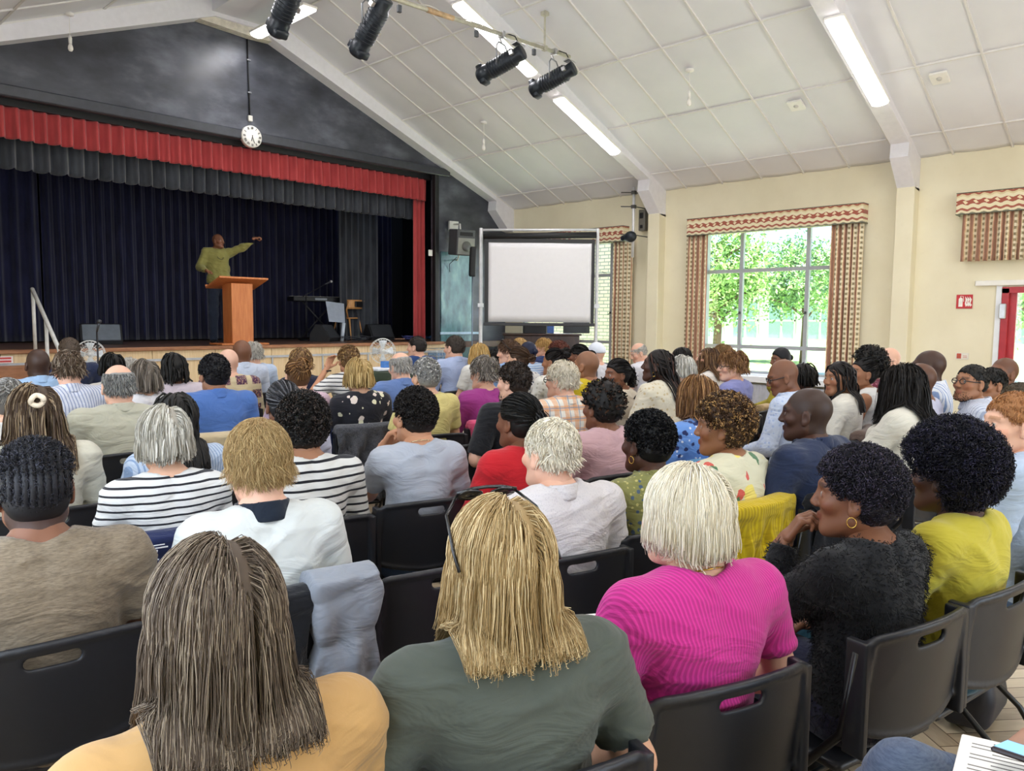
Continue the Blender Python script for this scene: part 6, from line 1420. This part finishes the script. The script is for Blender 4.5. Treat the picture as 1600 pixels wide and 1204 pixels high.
m73 = Mn(1391, 543, 7.4, 'bald pink faced man with dark glasses in a light blue shirt', None, 'grey', 'pink', PL('#a9c4ec'), 'short', 'shirt', yaw=-14, hyaw=44, glasses=True, stub=.05, collar='same', hs=1.1)
m74 = Mn(1456, 547, 5.5, 'tall man with a shaved head in a white and blue striped shirt', None, 'black', 'deep', ('vstripe', '#eef0f6', '#8fa6d0', None, 2.2), 'long', 'shirt', yaw=-8, hyaw=6, stub=.3, collar='same', bulk=1.12, hs=1.05)
m75 = Mn(1440, 567, 5.0, 'man with a shaved head in a lavender shirt beside the cream blouse', None, 'black', 'brown', PL('#d3d3ea'), 'long', 'shirt', yaw=-4, hyaw=10, stub=.5)
m76 = Mn(1522, 567, 5.0, 'man with glasses and close cropped hair in a striped grey shirt', 'crop', 'black', 'mid', ('vstripe', '#d5dae6', '#a9b0c4'), 'long', 'shirt', yaw=-14, hyaw=46, hpitch=8, glasses=True, L=.012, collar='same', beard=True)
m77 = Mn(1553, 573, 5.6, 'boy with dark hair and glasses in a navy top with yellow collar', 'crop', 'black', 'mid', PL('#2c3a66'), 'long', 'top', yaw=-14, hyaw=40, collar='#cfc04a', L=.02)
m78 = Mn(1572, 558, 6.2, 'man with a shaved head in a dark green shirt by the red door', None, 'black', 'brown', PL('#39453f'), 'short', 'shirt', yaw=-16, hyaw=42, hpitch=8, stub=.35, hs=1.1)
m79 = Mn(1597, 596, 4.4, 'person with cropped grey brown hair cut by the right edge', 'crop', '#54493a', 'brown', PL('#c9cfc4'), 'long', 'top', yaw=-10, hyaw=30)
w82 = W(772, 545, 9.4, 'small child with curly black hair in front of the black wall', 'curly', 'black', 'brown', PL('#2b2b35'), 'short', 'top', yaw=4, child=.3)
# --- the speaker
def speaker():
    x, y = 0, 12.72; P0 = EYE+ray(340, 366)*((12.72)/ray(340, 366)[1]); zh = 1.0
    o = empty('person', 'speaker in an olive green shirt behind the lectern, pointing with a raised arm', 'person', (P0[0], 12.72, SZ+.002), math.radians(172))
    H = P0[2]-SZ; dz = H-1.70; B = Body(.2, 1.12, 0, zb=.4+dz, pose='lap', lean=0)
    k = B.k; B.A[-1] = [k(-.40, .08, 1.10), k(-.58, .16, 1.26), np.array([-.9, .1, .25]), np.array([0, .2, 1]), 1.1]
    B.A[1] = [k(.3, .0, .74), k(.27, .27, .66), np.array([-.1, .9, -.1]), np.array([0, 0, 1.]), .35]
    R = rotm(math.radians(28), math.radians(2), 0); T = B.H.astype(float); sk = srgb(SKIN['brown']); h = .011
    g = G(); V, F = head_mesh(.0046, False); g.add(V@R.T+T, F, head_colors(V, sk, srgb('#16130f'), .18))
    nk = k(0, -.015, 1.0); nh = T+R@np.array([0, -.036, -.09])
    z0 = SZ
    hipz = k(0, 0, .5)[2]
    def skinf(P):
        D = sm(B.torso(P, -.012), cone(P, nk, nh, .06, .054), .04)
        for i in (-1, 1): D = sm(D, B.arm(P, i), .025)
        for i in (-1, 1): D = sm(D, cone(P, (i*.09, 0, hipz), (i*.1, .02, .5), .07, .05), .03); D = sm(D, cone(P, (i*.1, .02, .5), (i*.1, 0, .09), .045, .035), .02)
        return D
    V, F = surfnet(skinf, (-.75, -.2, .02), (.45, .45, T[2]-.03), .014); g.add(V, F, np.array(sk, np.float32))
    for i in (-1, 1):
        E, Wr, dr, up, curl = B.A[i]; Rh = frame(dr, up); V, F = hand_mesh(.0045, curl, i == -1); V = V.copy()
        if Rh[:, 1][0]*(-i) < 0 and i == 1: V[:, 1] *= -1; F = F[:, ::-1]
        g.add(V@Rh.T+Wr, F, np.array(sk, np.float32)*1.25)
    g.build('body', M_SKIN, o)
    def topf(P):
        D = B.torso(P, .014, .02)
        for i in (-1, 1): D = sm(D, B.arm(P, i, .016, 1.93), .04)
        D = sm(D, ell(P, k(0, .02, .52), (.19, .15, .12)), .05)
        D = D+fold_noise(P, 5, .009)+.004*np.sin(P[0]*60+3*np.sin(P[2]*9)); D = smax(D, -ell(P, nk+np.array([0, .02, .105]), (.078, .088, .06)), .008); return smax(D, k(0, 0, .43)[2]-P[2], .01)
    V, F = surfnet(topf, (-.78, -.24, k(0, 0, .4)[2]), (.5, .48, T[2]), .01); tp = G().add(V, F).build('shirt', fabric('plain', '#8f8a4c'), o)
    def collf(P):
        c0 = nk+np.array([0, .012, .045]); r = np.sqrt((P[0]-c0[0])**2+((P[1]-c0[1])*.92)**2); zz = P[2]-c0[2]-.18*(-(P[1]-c0[1])); return smax(np.abs(r-.07)-.006, np.abs(zz)-.024, .006)
    V, F = surfnet(collf, nk+[-.1, -.09, .0], nk+[.1, .11, .1], .008); G().add(V, F).build('collar', fabric('plain', '#8f8a4c'), tp)
    def trf(P):
        D = ell(P, (0, 0, hipz-.0), (.18, .13, .12))
        for i in (-1, 1): D = sm(D, cone(P, (i*.09, 0, hipz), (i*.105, .02, .5), .098, .078), .04); D = sm(D, cone(P, (i*.105, .02, .5), (i*.11, 0, .05), .076, .066, flat=True), .03)
        return smax(D+wav(P, 4, 28, .006), P[2]-hipz-.02, .01)
    V, F = surfnet(trf, (-.25, -.2, .02), (.25, .2, hipz+.06), .013); G().add(V, F).build('trousers', fabric('plain', '#2b3446'), o)
    for sx in (-1, 1):
        q = shoe_mesh().copy(); COL.objects.link(q); q.parent = o; q.location = (sx*.11, .0, 0)
    g = G(); t = np.linspace(0, 2*math.pi, 31); q = np.stack([.075*np.cos(t), .03+.09*np.sin(t), -.03-.16*np.clip(np.sin(t), 0, 1)], 1)+nk+[0, 0, .06]; q[:, 1] += .06*np.clip(np.sin(t), 0, 1); g.tube(q, .004, 5); g.build('lanyard', M_DARK, o)
speaker()
# --- neighbour to the right of the camera: lap, hands with phone and booklet
K = onplane(1412, 1165, 2, .80); phi = math.radians(-48); rz_ = -phi; c, s = math.cos(rz_), math.sin(rz_)
lx, ly = -.03, .56; NR = (K[0]-(c*lx-s*ly), K[1]-(s*lx+c*ly))
def tolocal(p, root, rz): d = np.array(p, float)-[root[0], root[1], 0]; c, s = math.cos(rz), math.sin(rz); return np.array([c*d[0]+s*d[1], -s*d[0]+c*d[1], d[2]])
hw = tolocal(EYE+ray(1668, 1245)*1.2, NR, rz_)
nb = person(1900, 700, 1.2, 'person in faded blue jeans at the lower right corner with crossed legs', 'short', 'brown', 'pink', PL('#8c96a6'), 'short', 't_shirt', yaw=-48, rootover=(NR[0], NR[1], 0), trousers='#56657f',
            arms={-1: [(-.24, .02, .7), tuple(hw), (-.55, .75, .25), (-.3, -.1, 1), .5], 1: [(.24, -.08, .74), (.27, .12, .58), (0, .9, -.3), (0, 0, 1), .4]})
for ch in list(bpy.data.objects):
    if ch.parent == nb[0] and ch.name.startswith('trousers'): bpy.data.objects.remove(ch)
def xleg(P):
    D = ell(P, (0, .02, .54), (.18, .14, .11)); D = sm(D, cone(P, (-.08, .04, .56), (-.03, .55, .735), .09, .07), .04); D = sm(D, cone(P, (-.03, .55, .735), (.16, .68, .4), .068, .05, flat=True), .03)
    D = np.minimum(D, sm(cone(P, (.09, .03, .53), (.11, .46, .54), .09, .07), cone(P, (.11, .46, .54), (.12, .42, .1), .066, .052, flat=True), .03)); return D-.012*ridge(P, 3, 22)+.004
V, F = surfnet(xleg, (-.22, -.16, .08), (.26, .72, .84), .009); G().add(V, F).build('trousers', fabric('heather', '#5d6b83', '#46536c'), nb[0])
def inchair(root, rz, x, y, z): return (root[0]+math.cos(rz)*x-math.sin(rz)*y, root[1]+math.sin(rz)*x+math.cos(rz)*y, z)
def lap(name, label, cat, loc, dims, mat, rot=(0, 0, 0)):
    q = G().box(-dims[0]/2, dims[0]/2, -dims[1]/2, dims[1]/2, 0, dims[2], min(dims)*.3).build(name, mat, smooth=False); q.location = loc; q.rotation_euler = rot; return tag(q, label, cat)
PAPER = plain('#f1efe8', .7, var=.01)
bk = lap('booklet', 'open printed booklet lying on the jeans at the lower right corner', 'booklet', tuple(onplane(1570, 1200, 2, .80)), (.15, .21, .008), PAPER, (.1, .05, rz_+.9))
g = G()
for i in range(9): g.box(-.06, -.06+.115*(1 if i % 3 else .7), -.085+i*.018, -.081+i*.018, .0078, .0084)
g.build('print_lines', plain('#77746d', .7), bk, smooth=False)
phn = lap('phone', 'dark cased phone with lit screen held over the booklet at the lower right corner', 'phone', tuple(onplane(1598, 1180, 2, .86)), (.072, .145, .009), plain('#2b2026', .3), (math.radians(18), 0, rz_+.75))
G().box(-.033, .033, -.062, .062, .009, .0095).build('screen', emis('phone_screen', srgb('#7db4d8'), .8), phn, smooth=False)
# ---- empty chairs and clothes hung over chairs
def topchair(u, v, yaw, label):
    P = onplane(u, v, 2, .83); rz = -math.radians(yaw); r = (P[0]-math.sin(rz)*.245*-1*-1, P[1]+math.cos(rz)*.245); empty_chair(r[0], r[1], rz, label); return r, rz
topchair(700, 884, 14, 'empty black folding chair between the blonde man in white and the white haired man'); EC = topchair(637, 893, 14, 'x') if False else None
topchair(575, 668, 12, 'empty black folding chair in front of the young man in the pale grey t-shirt')
topchair(733, 694, 14, 'empty black folding chair in front of the woman in red')
topchair(1200, 640, -4, 'empty black folding chair in front of the bald man with glasses, tan coat over it')
def on(pr, name, label, cat, top, **k): o, B, R, T, root, rz = pr; x = k.pop('x', 0); r = inchair(root, rz, x, k.pop('y', 0), 0); return drape(name, label, cat, r, rz, top, **k)
on(w12, 'navy_jacket', 'navy jacket with small white logo hung over the chair of the striped top woman', 'jacket', PL('#1f2a55'), w=.29, z0=.4, x=-.03, amp=.014)
def logo():
    o, B, R, T, root, rz = w12; q = empty('x', 'x', 'x'); bpy.data.objects.remove(q); jk = bpy.data.objects['navy_jacket']
    cu = bpy.data.curves.new('logo', 'FONT'); cu.body = 'Tu'; cu.size = .05; cu.extrude = .001; to = bpy.data.objects.new('tmp', cu); COL.objects.link(to)
    dg = bpy.context.evaluated_depsgraph_get(); me = bpy.data.meshes.new_from_object(to.evaluated_get(dg)); bpy.data.objects.remove(to); me.materials.clear(); me.materials.append(plain('#e9ebf2', .6))
    l = bpy.data.objects.new('logo', me); COL.objects.link(l); l.parent = jk; l.location = (-.05, -.338, .825); l.rotation_euler = (math.radians(82), math.radians(195), 0)
    G().box(-.12, -.03, -.334, -.331, .832, .836).box(-.1, -.04, -.334, -.331, .842, .845).build('logo', plain('#e9ebf2', .6), jk, smooth=False)
logo()
on(m14, 'padded_jacket', 'grey quilted jacket hung over the chair of the blond man in white', 'jacket', PL('#8f939b'), w=.12, z0=.15, z1=.87, x=.17, puff=.012, thick=.03)
on(m14, 'black_jacket', 'black jacket under the grey quilted jacket on the same chair', 'jacket', PL('#17181c'), w=.1, z0=.4, z1=.85, x=.0, thick=.012)
on(w57, 'yellow_cardigan', 'bright yellow knitted cardigan hung over a chair in front of the black cardigan', 'cardigan', ('knit', '#e0c318', '#b99a10'), w=.25, z0=.3, amp=.016)
on(m61, 'black_coat', 'black coat hung over the chair of the man in the navy polo shirt', 'coat', PL('#1c1d22'), w=.24, z0=.4, z1=.87)
on(w56, 'denim_jacket', 'blue denim jacket over the chair of the woman in the blue flowered dress', 'jacket', PL('#4f8fb8'), w=.25, z0=.45, h=.012)
on(w50, 'tan_coat', 'tan coat over the chair of the woman with gathered braids', 'coat', PL('#c39a60'), w=.25, z0=.45, h=.013)
on(w32, 'pink_jacket', 'coral pink jacket over the chair of the woman in magenta', 'jacket', PL('#e0577f'), w=.25, z0=.4, h=.013)
on(w26, 'grey_fur_coat', 'grey fur coat over the chair of the woman in the black flowered dress', 'coat', ('fleece', '#5c5d63'), w=.26, z0=.35, amp=.03, h=.013)
on(m11, 'cream_coat', 'cream coat over the chair of the man in the blue shirt', 'coat', PL('#d9c5a0'), w=.27, z0=.4, h=.013)
on(w70, 'brown_shawl', 'brown shawl over the chair of the young woman with long braids', 'shawl', PL('#6d5a50'), w=.25, z0=.4, h=.014)
P = onplane(1205, 640, 2, .83); drape('tan_scarf', 'tan coat hanging over the empty chair by the bald man with glasses', 'coat', (P[0], P[1]+.245), math.radians(4), PL('#c9ac7c'), w=.12, z0=.4, h=.013)
on(w23, 'navy_bag_cloth', 'navy jacket over the chair of the woman with the clipped up hair', 'jacket', PL('#26345f'), w=.22, z0=.4, h=.014)
lap('leaflet', 'blue leaflet on the seat of the empty chair by the blonde woman', 'leaflet', (*onplane(556, 968, 2, .47)[:2], .47), (.15, .21, .004), plain('#3f9ed8', .5), (0, 0, .3))
lap('booklet', 'white papers on the lap of the woman in the cream blouse', 'booklet', inchair(w69[4], w69[5], -.1, .5, .72), (.22, .3, .008), PAPER, (.2, 0, w69[5]))
lap('booklet', 'white booklet held by the woman in the bright pink top', 'booklet', (*onplane(915, 968, 2, .72)[:2], .66), (.15, .21, .008), PAPER, (.3, 0, -.6))
P = onplane(1535, 1100, 2, .12)
hb = tag(G().add(*surfnet(lambda P: rbox(P, (0, 0, .13), (.17, .09, .12), .05)+wav(P, 3, 22, .012), (-.22, -.14, -.02), (.22, .14, .28), .011)).build('handbag', plain('#20222b', .5)), 'dark soft bag on the parquet at the lower right between chair legs', 'bag'); hb.location = (P[0]+.1, P[1]+.05, .005)
G().tube([(-.1, 0, .22), (-.07, .02, .36), (.07, .02, .36), (.1, 0, .22)], .009, 8).build('handle', M_BLKPL, hb)
for ob in [CHAIR]+[c for c in bpy.data.objects if c.parent == CHAIR]: bpy.data.objects.remove(ob)
